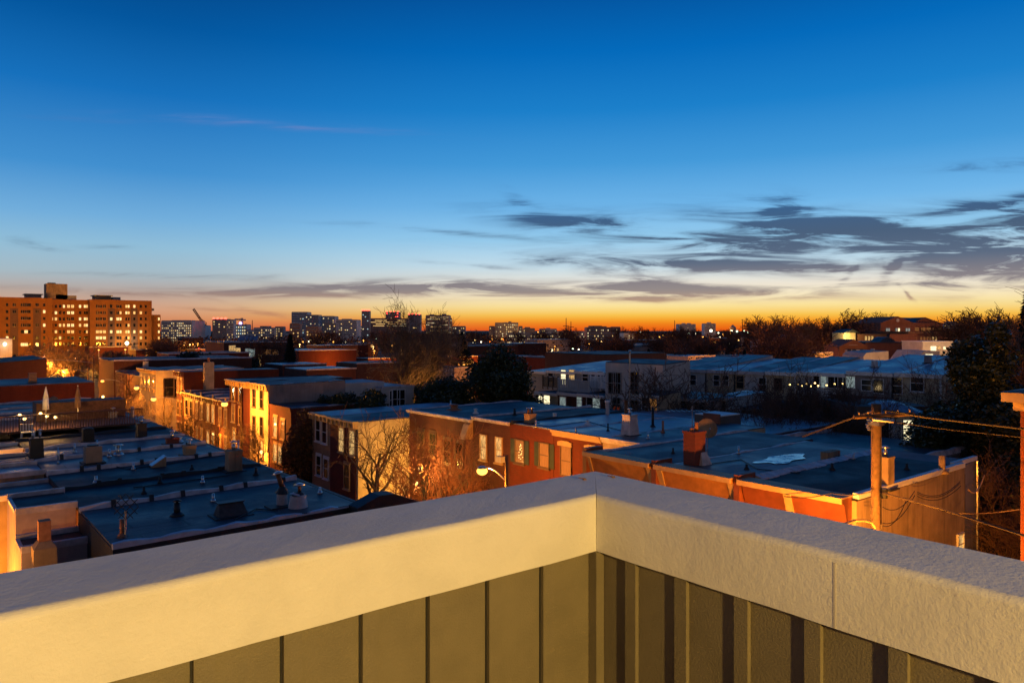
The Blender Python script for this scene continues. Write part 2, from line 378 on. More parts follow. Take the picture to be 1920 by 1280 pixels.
prof = [(0, tz-FH), (TH, tz-FH)] + rnd(TH-.02, tz-.02, .02, 0, 90, 3) + rnd(.026, tz-.026, .026, 90, 180, 6)
c1 = coping('coping', prof, 0, -6.0, 0, 0); c2 = coping('coping', prof, 1, -5.0, 0, 0)
for c in (c1, c2):
    me = c.data
    for p in me.polygons:
        p.use_smooth = False
# cladding panels with battens
PB = 12.2
CO = .035
b = MB(); b.box(-6, IV+CO, PB, IU+CO, IV+CO+.03, tz-FH+.01); cl = b.build('cladding', clad_m, home)
b = MB(); b.box(IU+CO, -5, PB, IU+CO+.03, IV+CO+.029, tz-FH+.01); cr_ = b.build('cladding', clad_m, home)
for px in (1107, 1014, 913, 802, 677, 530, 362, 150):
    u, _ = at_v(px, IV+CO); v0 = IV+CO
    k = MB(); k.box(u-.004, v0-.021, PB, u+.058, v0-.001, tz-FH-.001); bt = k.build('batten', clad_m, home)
    MB().box(u-.010, v0-.004, PB, u-.0041, v0-.0005, tz-FH-.001).build('shade_strip', black_m, bt); MB().box(u+.0581, v0-.003, PB, u+.0605, v0-.0005, tz-FH-.001).build('shade_strip', black_m, bt)  # near-black strips stand in for shade lines along the batten edges
k = MB(); k.box(IU+CO-.05, IV+CO-.05, PB, IU+CO-.002, IV+CO-.003, tz-FH-.001); k.build('corner_post', clad_m, home)
for px in (1197, 1292, 1407, 1543, 1706, 1910, 2180):
    v, _ = at_u(px, IU+CO); u0 = IU+CO
    k = MB(); k.box(u0-.022, v-.002, PB, u0-.001, v+.056, tz-FH-.001); k.build('batten', clad_m, home)
k = MB()
v, _ = at_u(1565, IU); k.box(IU-.0015, v-.004, tz-FH+.001, IU+.01, v+.004, tz-.03); k.build('control_joint', M('joint sealant', (.55, .5, .43), .7, .1), home)
for px, py in ((1096, 899), (1150, 895)):
    u, v, _ = at_z(px, py, tz); k = MB(); k.tube((u, v, tz-.005), (u, v, tz+.006), .010, .009, 8); k.tube((u, v, tz+.006), (u-.03, v+.012, tz+.012), .003, .002, 6)
    k.build('screw', rust_m, home)
# stair bulkhead with the wall lamp that lights the terrace
b = MB(); b.box(-4.2, -6.6, 13.12, 1.2, -5.6, 16.6); b.build('bulkhead', clad_m, home)
b = MB(); b.box(-1.2, -5.6, 13.12, -.3, -5.55, 15.2); b.build('door', black_m, home)
wl = thing('wall_lamp', 'warm wall lamp beside the terrace door behind the viewer', 'lamp', (.1, -5.5, 15.4))
b = MB(); b.box(.02, -5.6, 15.3, .18, -5.5, 15.7); b.build('back_plate', black_m, wl)
b = MB(); b.ball((.1, -5.42, 15.5), .09, 10, 8); b.build('bulb', e_bulb, wl)
plight(wl, (0, .25, .1), 2700, (1, .64, .17), .14)
# ---------------------------------------------------------------- windows (shared meshes)
WC = {}
def win_meshes(w, h, fm, style):
    key = (round(w, 2), round(h, 2), fm.name, style)
    if key not in WC:
        t = .07; f = MB()
        f.box(-w/2-t, -.09, -h/2-t, -w/2, 0, h/2+t).box(w/2, -.09, -h/2-t, w/2+t, 0, h/2+t)
        f.box(-w/2, -.088, h/2, w/2, 0, h/2+t).box(-w/2, -.088, -h/2-t, w/2, 0, -h/2)
        if 'f' not in style: f.box(-w/2, -.06, -.03, w/2, -.002, .03)
        if 'm' in style: f.box(-.02, -.055, -h/2, .02, -.003, h/2)
        s = MB().box(-w/2-.14, -.17, -h/2-t-.10, w/2+.14, 0, -h/2-t-.002)
        l = MB().box(-w/2-.12, -.05, h/2+t+.002, w/2+.12, 0, h/2+t+.2)
        sh = MB()
        WC[key] = (f.mesh('frame', fm), s.mesh('sill', fm), l.mesh('lintel', fm))
    return WC[key]
PC = {}
def pane_mesh(w, h, gm):
    key = (round(w, 2), round(h, 2), gm.name)
    if key not in PC: PC[key] = MB().box(-w/2, -.03, -h/2, w/2, -.001, h/2).mesh('window', gm)
    return PC[key]
def cmesh(kind, key, fn):
    if (kind, key) not in PC: PC[(kind, key)] = fn()
    return PC[(kind, key)]
RZ = {'-v': 0.0, '-u': -math.pi/2, '+u': math.pi/2, '+v': math.pi}
def window(th, face, plane, a, z, w=.9, h=1.5, gm=g_dark, fm=trim_white, style=''):
    """style letters: s sill, l lintel, m mullion, f fixed, h shutters, n no frame"""
    w = round(w, 1); h = round(h, 1)
    p = (plane, a, z) if 'u' in face else (a, plane, z)
    L = th.location
    o = put('window', pane_mesh(w, h, gm), th, (p[0]-L[0], p[1]-L[1], p[2]-L[2]), RZ[face] - th.rotation_euler[2])
    if 'n' in style: return o
    f, s, l = win_meshes(w, h, fm, style.replace('s', '').replace('l', '').replace('h', ''))
    put('frame', f, o)
    if 's' in style: put('sill', s, o)
    if 'l' in style: put('lintel', l, o)
    if 'h' in style:
        sm = cmesh('shutter', (w, h), lambda: MB().box(-.22, -.06, -h/2-.05, .22, -.001, h/2+.05).mesh('shutter', shutter_m))
        for q in (-1, 1): put('shutter', sm, o, (q*(w/2+.30), 0, 0))
    return o
HOUSES = []
def rowhouse(label, u0, u1, v0, v1, z, wall=brick_red, roof=roof_mid, zr=None, cat='house', group=None, parts=True, cornice=None, ridge=coat, name='row_house', rh=.28, near=True, cdep=.45, ch=.45, zb=0.0, farside=True):
    """front is the -u side; z front roof height, zr rear roof height"""
    zr = z if zr is None else zr
    th = thing(name, label, cat, ((u0+u1)/2, (v0+v1)/2, zb), group=group)
    e = .012
    MB().slab(u0, u1, v0+e, v1-e, zb, z, zr).build('wall', wall, th)
    MB().hexa([(u0+.03, v0+.05, z+.002), (u1-.03, v0+.05, zr+.002), (u1-.03, v1-.05, zr+.002), (u0+.03, v1-.05, z+.002), (u0+.03, v0+.05, z+.07), (u1-.03, v0+.05, zr+.07), (u1-.03, v1-.05, zr+.07), (u0+.03, v1-.05, z+.07)]).build('roof', roof, th)
    if ridge:
        def rd(va, vb):
            k = MB(); n = 10
            for i in range(n):
                a = u0+(u1-u0)*i/n; b_ = u0+(u1-u0)*(i+1)/n; za = z+(zr-z)*i/n; zc = z+(zr-z)*(i+1)/n
                j0 = .05*math.sin(i*2.1+va); j1 = .05*math.sin((i+1)*2.1+va)
                vm = (va+vb)/2
                k.hexa([(a, va, za-.05), (b_, va, zc-.05), (b_, vb, zc-.05), (a, vb, za-.05), (a, vm-.09, za+rh+j0), (b_, vm-.09, zc+rh+j1), (b_, vm+.09, zc+rh+j1), (a, vm+.09, za+rh+j0)])
            return k.build('party_wall', ridge, th)
        if near: rd(v0+.01, v0+.40)
        if farside: rd(v1-.40, v1-.01)
    if cornice:
        k = MB(); k.box(u0-cdep, v0+.02, z-.06, u0+.02, v1-.02, z+.10)
        k.box(u0-cdep*.55, v0+.025, z-ch, u0-.002, v1-.025, z-.062)
        k.build('cornice', cornice, th)
        if cdep > .3:
            n = max(3, int((v1-v0)/.75))
            for i in range(n+1):
                k = MB(); c = v0+.12+(v1-v0-.24)*i/n; k.box(u0-cdep*.85, c-.06, z-ch*.9, u0-cdep*.551, c+.06, z-.063)
                k.build('bracket', cornice, th)
    HOUSES.append((u0, u1, v0, v1, th, z, zr)); return th
def roof_at(u, v):
    for (a, b_, c, d, th, z, zr) in reversed(HOUSES):
        if a-.3 <= u <= b_+.3 and c-.3 <= v <= d+.3: return th, z+(zr-z)*min(1, max(0, (u-a)/(b_-a)))
    return None, None
def spot(px, py, z=8.5, it=3):
    for _ in range(it):
        u, v, Y = at_z(px, py, z); th, zz_ = roof_at(u, v)
        if th is None: break
        z = zz_+.07
    return u, v, z, Y, th
def chimney(px, py, w=.6, h=1.0, d=None, m=brick_chim, flue=1, z=8.5, cap=True, tall=.35, fm=None, flare=.15, fr=.11):
    w *= .68; h *= .78; tall *= .8; fr *= .8; d = w if d is None else d*.68
    u, v, z, Y, th = spot(px, py, z)
    own = th is None
    if own: return None
    k = MB(); k.hexa([(u-w/2*(1+flare), v-d/2*(1+flare), z-.1), (u+w/2*(1+flare), v-d/2*(1+flare), z-.1), (u+w/2*(1+flare), v+d/2*(1+flare), z-.1), (u-w/2*(1+flare), v+d/2*(1+flare), z-.1),
        (u-w/2, v-d/2, z+h), (u+w/2, v-d/2, z+h), (u+w/2, v+d/2, z+h), (u-w/2, v+d/2, z+h)])
    k.box(u-w/2*1.1, v-d/2*1.1, z+h+.002, u+w/2*1.1, v+d/2*1.1, z+h+.09)
    c = k.build('chimney', m, th)
    for i in range(flue):
        o = (i-(flue-1)/2)*.32; k = MB(); k.tube((u+o, v, z+h+.08), (u+o, v, z+h+.09+tall), fr, fr*.9, 10)
        f = k.build('flue', fm or metal_m, c, True)
        if cap:
            k = MB(); k.tube((u+o, v, z+h+.16+tall), (u+o, v, z+h+.24+tall), fr*2.1, fr*.5, 10); k.tube((u+o, v, z+h+.08+tall), (u+o, v, z+h+.17+tall), .02, .02, 5)
            k.build('cowl', metal_m, c, True)
    k = MB(); k.box(u-w*.8, v-d*.8, z-.03, u+w*.8, v+d*.8, z+.035); k.build('flashing', coat_dark, c)
    return c
def pipe(px, py, r=.06, h=.6, m=metal_m, capr=0, z=8.5, base=True):
    u, v, z, Y, th = spot(px, py, z)
    if th is None: return
    k = MB(); k.tube((u, v, z-.05), (u, v, z+h), r, r, 9)
    if capr: k.tube((u, v, z+h+.05), (u, v, z+h+.11), capr, capr*.3, 10); k.tube((u, v, z+h-.02), (u, v, z+h+.06), r*.4, r*.4, 6)
    if base: k.tube((u, v, z-.03), (u, v, z+.12), r*2.6, r*1.3, 9)
    return k.build('vent_pipe', m, th, True)
def ac_unit(px, py, w=.8, h=.8, m=None, label='', z=8.5):
    u, v, z, Y, th = spot(px, py, z)
    t = thing('air_conditioner', label, 'air conditioner', (u, v, z))
    m = m or metal_m; k = MB(); k.box(u-w/2, v-w/2, z+.08, u+w/2, v+w/2, z+h); 
    k.build('casing', m, t)
    k = MB(); n = 9
    for i in range(n):
        zz_ = z+.13+(h-.2)*i/n; k.box(u-w/2-.02, v-w/2-.02, zz_, u+w/2+.02, v+w/2+.02, zz_+(h-.2)/n*.45)
    k.build('louvre', m, t)
    k = MB(); k.tube((u, v, z+h+.001), (u, v, z+h+.05), w*.38, w*.38, 14); k.build('fan_grille', black_m, t)
    k = MB(); k.box(u-w/2-.15, v-w/2-.15, z-.02, u+w/2+.15, v+w/2+.15, z+.079); k.build('base', coat_dark, t)
    return t
def dish(px, py, r=.4, label='', Y=None, z=None, zb=None):
    if Y is None: u, v, z0, Y, th = spot(px, py, 8.5); zc = z0+.9
    else: u, v = wp(px, Y); zc = zof(py, Y); z0 = zb
    t = thing('satellite_dish', label, 'satellite dish', (u, v, z0))
    f = Vector((-.55, -.75, .36)).normalized(); a = f.cross(Vector((0, 0, 1))).normalized(); b_ = a.cross(f)
    k = MB(); c = Vector((u, v, zc)); n = 16; k.v.append(tuple(c))
    for rr in (.5, 1.0):
        for i in range(n):
            q = 2*math.pi*i/n; k.v.append(tuple(c+a*(r*rr*math.cos(q))+b_*(r*rr*math.sin(q))+f*(.16*r*rr*rr)))
    for i in range(n): k.f.append((0, 1+i, 1+(i+1) % n)); k.f.append((1+i, 1+n+i, 1+n+(i+1) % n, 1+(i+1) % n))
    nb = len(k.v); k.v += [tuple(Vector(p)-f*.02) for p in k.v[:nb]]; k.f += [tuple(x+nb for x in reversed(q)) for q in k.f[:]]
    for i in range(n): k.f.append((1+n+i, nb+1+n+i, nb+1+n+(i+1) % n, 1+n+(i+1) % n))
    k.build('reflector', stucco_tan, t, True)
    k = MB(); k.path([(u, v, z0-.02), (u, v, zc-.1), tuple(c-f*.03)], .025); k.build('mast', metal_m, t)
    k = MB(); k.tube(tuple(c-b_*r*.9), tuple(c+f*r*.9-b_*r*.25), .012); k.ball(tuple(c+f*r*.9-b_*r*.25), .045); k.build('feed_arm', metal_m, t)
    return t
# ---------------------------------------------------------------- the near row (roofs seen from above), fronts on the far +u side
VE = [24.6, 30.6, 34.8, 39.0, 43.2, 47.4, 51.6, 55.8, 60.0, 64.2, 68.4, 72.6, 77.8]
RF = [roof_mid, roof_dark, roof_dark, roof_silver, roof_silver, roof_dark, roof_mid, roof_silver, roof_mid, roof_dark, roof_silver, roof_mid]
NL = ['end row house whose weathered roof with lattice antenna lies just beyond the parapet', 'row house with the dark striped roof, second beyond the parapet', 'row house with dark roof carrying the broad stucco chimney',
      'row house with silver roof and tilted glass skylight box', 'row house with pale roof and beige louvred cooling unit', 'row house with dark roof, fourth ridge behind the louvred unit',
      'row house with grey roof and square black box', 'row house with silver roof just in front of the lamplit roof deck', 'row house under the wooden roof deck with closed parasols', 'row house with dark roof just behind the roof deck',
      'row house with pale roof, next to last at the far end of the near row', 'last row house at the far end of the near row before the lamplit corner']
near = []
for i in range(12):
    v0, v1 = VE[i], VE[i+1]
    ua = 4.6
    th = rowhouse(NL[i], ua, 12.7, v0, v1, 8.42, brick_dark if i else coat_dark, RF[i], 8.52, group='row houses on the near side of the lamplit street', near=(i > 0 and False), ridge=coat if i not in (1, 5) else coat_dark, rh=.22)
    near.append(th)
    # front cornice lip along the street
    MB().box(12.702, v0+.02, 8.1, 12.85, v1-.02, 8.60).build('cornice', trim_brown, th)
    # street front windows (seen only from the street)
    for zc in (6.6, 3.2):
        for dv in (1.2, 3.0): window(th, '+u', 12.7, v0+dv, zc, .9, 1.6, g_dark, trim_white, 's')
    # dark straps over the ridge
    if i in (0, 1, 2, 3):
        n = 6
        for j in range(n):
            k = MB(); c = 5.6+j*1.25+.3*math.sin(j*3+i); k.hexa([(c, v1-.42, 8.40), (c+.16, v1-.42, 8.40), (c+.24, v1+.0, 8.40), (c+.08, v1+.0, 8.40), (c, v1-.31, 8.76), (c+.16, v1-.31, 8.76), (c+.2, v1-.1, 8.76), (c+.04, v1-.1, 8.76)])
            k.build('strap', coat_dark, th)
# white edge strip and black upstand of the end roof
th = near[0]
k = MB(); n = 24
for i in range(n):
    a = 4.6+(12.65-4.6)*i/n; b_ = 4.6+(12.65-4.6)*(i+1)/n; j0 = .035*math.sin(i*1.3)+.02*math.sin(i*3.1); j1 = .035*math.sin((i+1)*1.3)+.02*math.sin((i+1)*3.1)
    k.hexa([(a, 24.62, 8.4), (b_, 24.62, 8.4), (b_, 24.78+j1, 8.4), (a, 24.78+j0, 8.4), (a, 24.62, 8.58+j0), (b_, 24.62, 8.58+j1), (b_, 24.74+j1, 8.6+j1), (a, 24.74+j0, 8.6+j0)])
k.build('edge_strip', M('pale edge coating', (.6, .62, .66), .4, .15, 2), th)
k = MB(); k.prism([(12.3, 0), (15.3, 0), (15.3, 8.30), (13.8, 8.93), (13.2, 8.95), (12.3, 8.62)], 1, 23.9, 24.6); k.build('side_bay', coat_dark, th)
# rear ells, stepping down toward the viewer
def ell(th, u0, u1, v0, v1, z, wall, roof, edge=None):
    e = MB().box(u0, v0, 0, u1, v1, z).build('rear_wing', wall, th)
    MB().box(u0+.03, v0+.04, z+.002, u1, v1-.04, z+.06).build('wing_roof', roof, e)
    if edge: 
        k = MB().box(u0, v0-.02, z+.001, u1+.05, v0+.16, z+.22); k.box(u0, v1-.18, z+.001, u1+.05, v1-.001, z+.22); k.box(u0-.02, v0+.161, z+.001, u0+.1, v1-.181, z+.12); k.build('edge_trim', edge, e)
    return e
pinkw = M('painted rear wall', (.50, .38, .34), .8, .12, 2, streak=.15)
ell(near[0], 2.55, 4.59, 24.62, 28.7, 6.9, brick_tan, roof_mid, coat)
ell(near[0], 2.7, 4.59, 28.72, 31.0-.42, 7.7, pinkw, roof_dark, coat)
ell(near[1], 2.75, 4.59, 31.0, 34.1, 8.5, pinkw, roof_dark, coat)
ell(near[2], 2.3, 4.59, 35.4, 38.4, 8.2, stucco_tan, roof_silver, coat)
ell(near[3], 2.5, 4.59, 39.6, 42.6, 8.4, stucco_tan, roof_blue, coat)
ell(near[4], 2.3, 4.59, 43.8, 46.6, 8.3, brick_dark, roof_mid, coat)
ell(near[5], 2.5, 4.59, 48.2, 51.0, 8.3, stucco_grey, roof_mid, trim_white)
for i in range(6, 12): ell(near[i], 2.4, 4.59, VE[i]+.7, VE[i+1]-.5, 8.2, (brick_dark, stucco_grey, brick_red)[i % 3], (roof_mid, roof_silver)[i % 2], coat)
# tall stucco chimney stack rising from the lowest wing
e = MB(); u, v = 3.25, 28.0
e.hexa([(u-.52, v-.42, 6.4), (u+.52, v-.42, 6.4), (u+.52, v+.42, 6.4), (u-.52, v+.42, 6.4), (u-.48, v-.4, 8.0), (u+.48, v-.4, 8.0), (u+.48, v+.4, 8.0), (u-.48, v+.4, 8.0)])
e.hexa([(u-.48, v-.4, 8.001), (u+.48, v-.4, 8.001), (u+.48, v+.4, 8.001), (u-.48, v+.4, 8.001), (u-.26, v-.24, 8.2), (u+.26, v-.24, 8.2), (u+.26, v+.24, 8.2), (u-.26, v+.24, 8.2)])
e.v = [(u+(x-u)*.66, v+(y-v)*.8, z) for x, y, z in e.v]; c = e.build('chimney', stucco_tan, near[0]); MB().box(u-.17, v-.17, 8.2, u+.17, v+.17, 8.85).build('flue', terracotta, c)
# roof fittings read off the photo
u, v, z, Y, th = spot(559, 950)
k = MB(); k.tube((u, v, z-.05), (u, v, z+.42), .36, .28, 14); k.tube((u, v, z+.42), (u+.02, v, z+.48), .30, .20, 14); c = k.build('chimney', coat, th)
k = MB(); k.tube((u, v, z+.46), (u, v, z+.54), .25, .14, 10); c2 = k.build('crown', coat_dark, c); MB().tube((u+.05, v, z+.52), (u+.05, v, z+.78), .06, .06, 10).build('flue', rust_m, c, True); MB().tube((u+.05, v, z+.79), (u+.05, v, z+.86), .22, .06, 12).build('cowl', metal_m, c, True)
u, v, z, Y, th = spot(529, 946)
k = MB(); k.tube((u, v, z-.05), (u, v, z+.42), .21, .19, 12); c = k.build('chimney', coat, th); k = MB(); k.tube((u, v, z+.42), (u+.02, v, z+.68), .25, .11, 12); k.build('crown', coat_dark, c)
MB().tube((u, v, z+.65), (u-.16, v+.03, z+1.16), .09, .085, 10).build('flue', rust_m, c, True); MB().tube((u-.17, v+.03, z+1.17), (u-.19, v+.04, z+1.24), .22, .07, 12).build('cowl', metal_m, c, True)
MB().box(u-.6, v-.5, z-.03, u+.3, v+.2, z+.03).build('flashing', coat_dark, c)
chimney(438, 882, .85, 1.1, .8, stucco_tan, 1, tall=.35, flare=.05); chimney(355, 853, .8, .55, .8, brick_tan, 1, tall=.25, flare=-.15)
chimney(265, 821, .7, 1.05, .7, black_m, 1, tall=.3); chimney(212, 793, .7, .9, .7, stucco_grey, 1, tall=.2)
chimney(68, 858, .8, 1.2, .8, black_m, 2, tall=.35, fr=.07); chimney(323, 832, .9, .35, .6, brick_chim, 1, tall=.35, flare=.0)
pipe(332, 966, .11, .45, black_m, .16); pipe(205, 856, .06, .4, metal_m); pipe(222, 852, .13, .45, metal_m, .26); pipe(27+0, 812, .07, .4, metal_m); pipe(335, 828, .13, .2, metal_m, .24)
pipe(109, 868, .03, .8, metal_m); pipe(248, 786, .12, .9, stucco_white); pipe(322, 815, .06, .5, terracotta); pipe(140, 848, .05, .5, metal_m); pipe(182, 838, .05, .4, metal_m)
pipe(447, 868, .03, 1.1, metal_m); pipe(118, 858, .04, .3, metal_m); pipe(300, 905, .05, .3, black_m)
# hatch shaped like a wedge
u, v, z, Y, th = spot(433, 965)
k = MB(); k.hexa([(u-.5, v-.33, z), (u+.5, v-.33, z), (u+.5, v+.33, z), (u-.5, v+.33, z), (u-.4, v-.03, z+.42), (u+.4, v-.03, z+.42), (u+.4, v+.27, z+.34), (u-.4, v+.27, z+.34)]); hh = k.build('roof_hatch', M('weathered hatch board', (.07, .06, .055), .8, .3, 4), th)
k = MB(); k.box(u-.44, v-.08, z+.421, u+.44, v+.31, z+.46); k.build('hatch_lid', black_m, hh); MB().box(u-.65, v-.48, z-.02, u+.65, v+.48, z+.03).build('flashing', coat_dark, hh)
# tilted glass skylight
u, v, z, Y, th = spot(296, 874)
k = MB(); k.hexa([(u-.5, v-.4, z), (u+.5, v-.4, z), (u+.5, v+.4, z), (u-.5, v+.4, z), (u-.5, v-.4, z+.1), (u+.5, v-.4, z+.75), (u+.5, v+.4, z+.75), (u-.5, v+.4, z+.1)]); k.v = [(u+(x-u)*.62, v+(y-v)*.62, z+(q-z)*.62) for x, y, q in k.v]; sk = k.build('skylight', stucco_tan, th)
k = MB(); k.hexa([(u-.52, v-.42, z+.101), (u+.5, v-.42, z+.751), (u+.5, v+.42, z+.751), (u-.52, v+.42, z+.101), (u-.53, v-.42, z+.15), (u+.49, v-.42, z+.80), (u+.49, v+.42, z+.80), (u-.53, v+.42, z+.15)]); k.v = [(u+(x-u)*.62, v+(y-v)*.62, z+(q-z)*.62) for x, y, q in k.v]; k.build('glazing', M('skylight acrylic', (.55, .6, .68), .12, .05, 3), sk)
ac_unit(174, 868, .68, .85, M('beige enamel', (.40, .26, .18), .55, .1, 3), 'beige louvred cooling unit standing on the pale roof at left')
ac_unit(165, 827, .55, .75, black_m, 'square black condenser box on the grey roof, behind the louvred unit')
# white plastic chair silhouette and low upstand walls
u, v, z, Y, th = spot(52, 822)
t = thing('patio_chair', 'small white plastic chair on the roof left of the black condenser', 'chair', (u, v, z))
MB().box(u-.35, v-.3, z+.38, u+.35, v+.3, z+.43).build('seat', trim_white, t); MB().box(u-.35, v+.28, z+.431, u+.35, v+.33, z+.85).build('backrest', trim_white, t)
for a in (-.32, .32):
    for b_ in (-.27, .27): MB().tube((u+a, v+b_, z-.02), (u+a, v+b_, z+.379), .025).build('leg', trim_white, t)
# lattice antenna
u, v, z, Y, th = spot(236, 1008)
t = thing('lattice_antenna', 'black diamond lattice antenna on a short mast, near the roof edge', 'antenna', (u, v, z))
MB().tube((u, v, z-.05), (u, v, z+.85), .03).build('mast', metal_m, t)
k = MB(); X = Vector((CA, -SA, 0)); Z = Vector((0, 0, 1)); c = Vector((u, v, z+.98)); d1 = (X+Z).normalized(); d2 = (X-Z).normalized()
for i in range(4):
    o = (i-1.5)*.19
    L = .42 if abs(o) < .2 else .27
    k.tube(tuple(c+d2*o-d1*L), tuple(c+d2*o+d1*L), .014, .014, 5); k.tube(tuple(c+d1*o-d2*L), tuple(c+d1*o+d2*L), .014, .014, 5)
k.build('grid', black_m, t)
pipe(229, 1006, .07, .55, terracotta)
# ---------------------------------------------------------------- roof deck with parasols and lights
du, dv = wp(66, 53.5)
hz = 8.6
t = thing('roof_deck', 'dark timber roof deck with lit railing at left of the near row', 'roof deck', (5, 57.5, hz))
MB().box(-1.5, 52.6, hz+.22, 11.6, 59.3, hz+.34).build('deck_boards', wood_deck, t)
k = MB()
for a in (-1.4, 2, 5, 8, 11.5):
    for b_ in (52.7, 59.2): k.box(a-.06, b_-.06, hz+.02 if a > 2.2 else 0.0, a+.06, b_+.06, hz+.219)
k.build('support', wood_deck, t)
k = MB()
for i in range(90):
    a = -1.45+i*13.0/89; k.box(a-.02, 52.62, hz+.341, a+.02, 52.66, hz+1.2)
k.build('balusters', wood_deck, t)
MB().box(-1.5, 52.58, hz+1.201, 11.6, 52.72, hz+1.28).build('handrail', wood_deck, t)
k = MB(); k.box(6.2, 57.2, hz+.341, 11.5, 59.2, hz+1.55); k.build('screen', wood_deck, t)
def parasol(px, label, m):
    v = 56.5; u, Y = at_v(px, v); z = hz+.34
    p = thing('closed_parasol', label, 'parasol', (u, v, z))
    MB().tube((u, v, z), (u, v, z+2.35), .03).build('pole', metal_m, p)
    k = MB(); k.tube((u, v, z+.85), (u, v, z+1.6), .20, .17, 9); k.tube((u, v, z+1.6), (u, v, z+2.3), .17, .03, 9); k.build('canopy', m, p, True)
parasol(86, 'closed white parasol standing on the roof deck', trim_white)
parasol(146, 'closed brown parasol on the roof deck, right of the white one', M('tan canvas', (.30, .17, .09), .9, .1, 4))
dish(100, 753, .42, 'round satellite dish between the two closed parasols', 56, None, hz)
for i, (px, py) in enumerate(((37, 778), (46, 785), (76, 775), (88, 780), (104, 782))):
    v = 53.0; u, Y = at_v(px, v); z = zof(py, Y)
    p = thing('deck_lantern', ['leftmost bright lantern on the roof deck railing', 'lower small lantern beside the leftmost one on the roof deck', 'middle lantern on the roof deck, just left of the white parasol', 'bright lantern directly under the white closed parasol', 'rightmost lantern on the roof deck railing'][i], 'lantern', (u, v, hz+1.2), group='lanterns on the roof deck')
    MB().tube((u, v, hz+.3), (u, v, z-.08), .02).build('stem', black_m, p); MB().ball((u, v, z), .085, 8, 6).build('bulb', e_bulb if i != 1 else e_bulb, p)
    plight(p, (0, -.02, z-hz-1.2+.2), 42, (1, .5, .12), .1)
# ---------------------------------------------------------------- opposite side, near end: the projecting trio
def cornice_panel(th, u0, v0, v1, z, m1, m2, slots):
    """deep sloping cornice of the projecting houses"""
    k = MB(); k.prism([(u0-.85, z+.16), (u0-.85, z-.02), (u0-.62, z-.06), (u0-.12, z-1.5), (u0-.01, z-1.5), (u0-.01, z+.16)], 1, v0+.2, v1-.2); k.build('cornice', m1, th)
    k = MB(); k.prism([(u0-.93, z+.15), (u0-.93, z+.0), (u0-.85, z+.0), (u0-.85, z+.165), (u0-.01, z+.165), (u0-.01, z+.22), (u0-.93, z+.22)], 1, v0+.15, v1-.15); k.build('gutter_board', m2, th)
    for q in slots:
        k = MB(); k.prism([(u0-.70, z-.06), (u0-.64, z-.06), (u0-.13, z-1.49), (u0-.19, z-1.49)], 1, q-.16, q+.16)
        k.build('bracket', m2, th)
a1 = rowhouse('end house by the utility pole with black roof and stained tan side wall', 27.7, 38.2, 13.4, 18.2, 8.5, stucco_tan, roof_black, 8.55, ridge=None, group='projecting row houses right of the parapet corner')
a2 = rowhouse('middle projecting row house whose blue roof holds a rain puddle', 27.7, 40.5, 18.2, 22.7, 8.5, brick_red, roof_silver, 8.45, near=False, rh=.1, group='projecting row houses right of the parapet corner')
a3 = rowhouse('projecting row house with dark roof and red brick chimney, right of the parapet corner', 27.7, 41.5, 22.7, 27.4, 8.5, brick_red, roof_mid, 8.45, near=False, ridge=coat, rh=.16, group='projecting row houses right of the parapet corner')
cornice_panel(a1, 27.7, 13.4, 18.2, 8.5, trim_red, trim_cream, [15.9]); cornice_panel(a2, 27.7, 18.2, 22.7, 8.5, trim_ochre, trim_cream, [18.5, 22.4]); cornice_panel(a3, 27.7, 22.7, 27.4, 8.5, trim_ochre, trim_cream, [23.0, 27.1])
for th, v in ((a1, 18.2), (a2, 22.7), (a3, 27.3)):
    MB().box(27.0, v-.14, 6.6, 28.2, v+.14, 8.86).build('end_bracket', trim_red, th)
k = MB()   # torn edge of the black felt
for i in range(26):
    a = 28.2+i*.44; j = .18*R(); k.hexa([(a, 17.7-j, 8.5), (a+.44, 17.7-.1*R(), 8.5), (a+.44, 18.18, 8.5), (a, 18.18, 8.5), (a, 17.8-j, 8.62), (a+.44, 17.8-j, 8.63), (a+.44, 18.12, 8.72), (a, 18.12, 8.74)])
k.build('torn_ridge', coat, a1)
MB().box(27.8, 13.38, 8.56, 38.2, 13.62, 8.78).build('coping', trim_white, a1)
e = MB().slab(38.21, 41.0, 13.9, 18.0, 0, 8.3, 8.5).build('rear_wing', stucco_grey, a1); MB().box(38.21, 13.85, 8.52, 41.1, 14.05, 8.72).build('edge_trim', trim_white, e)
k = MB(); k.tube((40.9, 13.8, 8.5), (40.9, 13.8, 0), .07); k.build('downspout', metal_m, a1)
MB().box(38.2, 13.42, 3.0, 38.9, 13.89, 4.4).build('rear_bay', g_lit, a1)
window(a1, '-v', 13.9, 38.9, 7.0, .9, 1.9, g_dark, trim_brown, ''); 
uu, YY = at_v(1812, 13.4); window(a1, '-v', 13.41, min(uu, 37.6), zof(1014, YY), .6, .9, g_lit, trim_white, '')
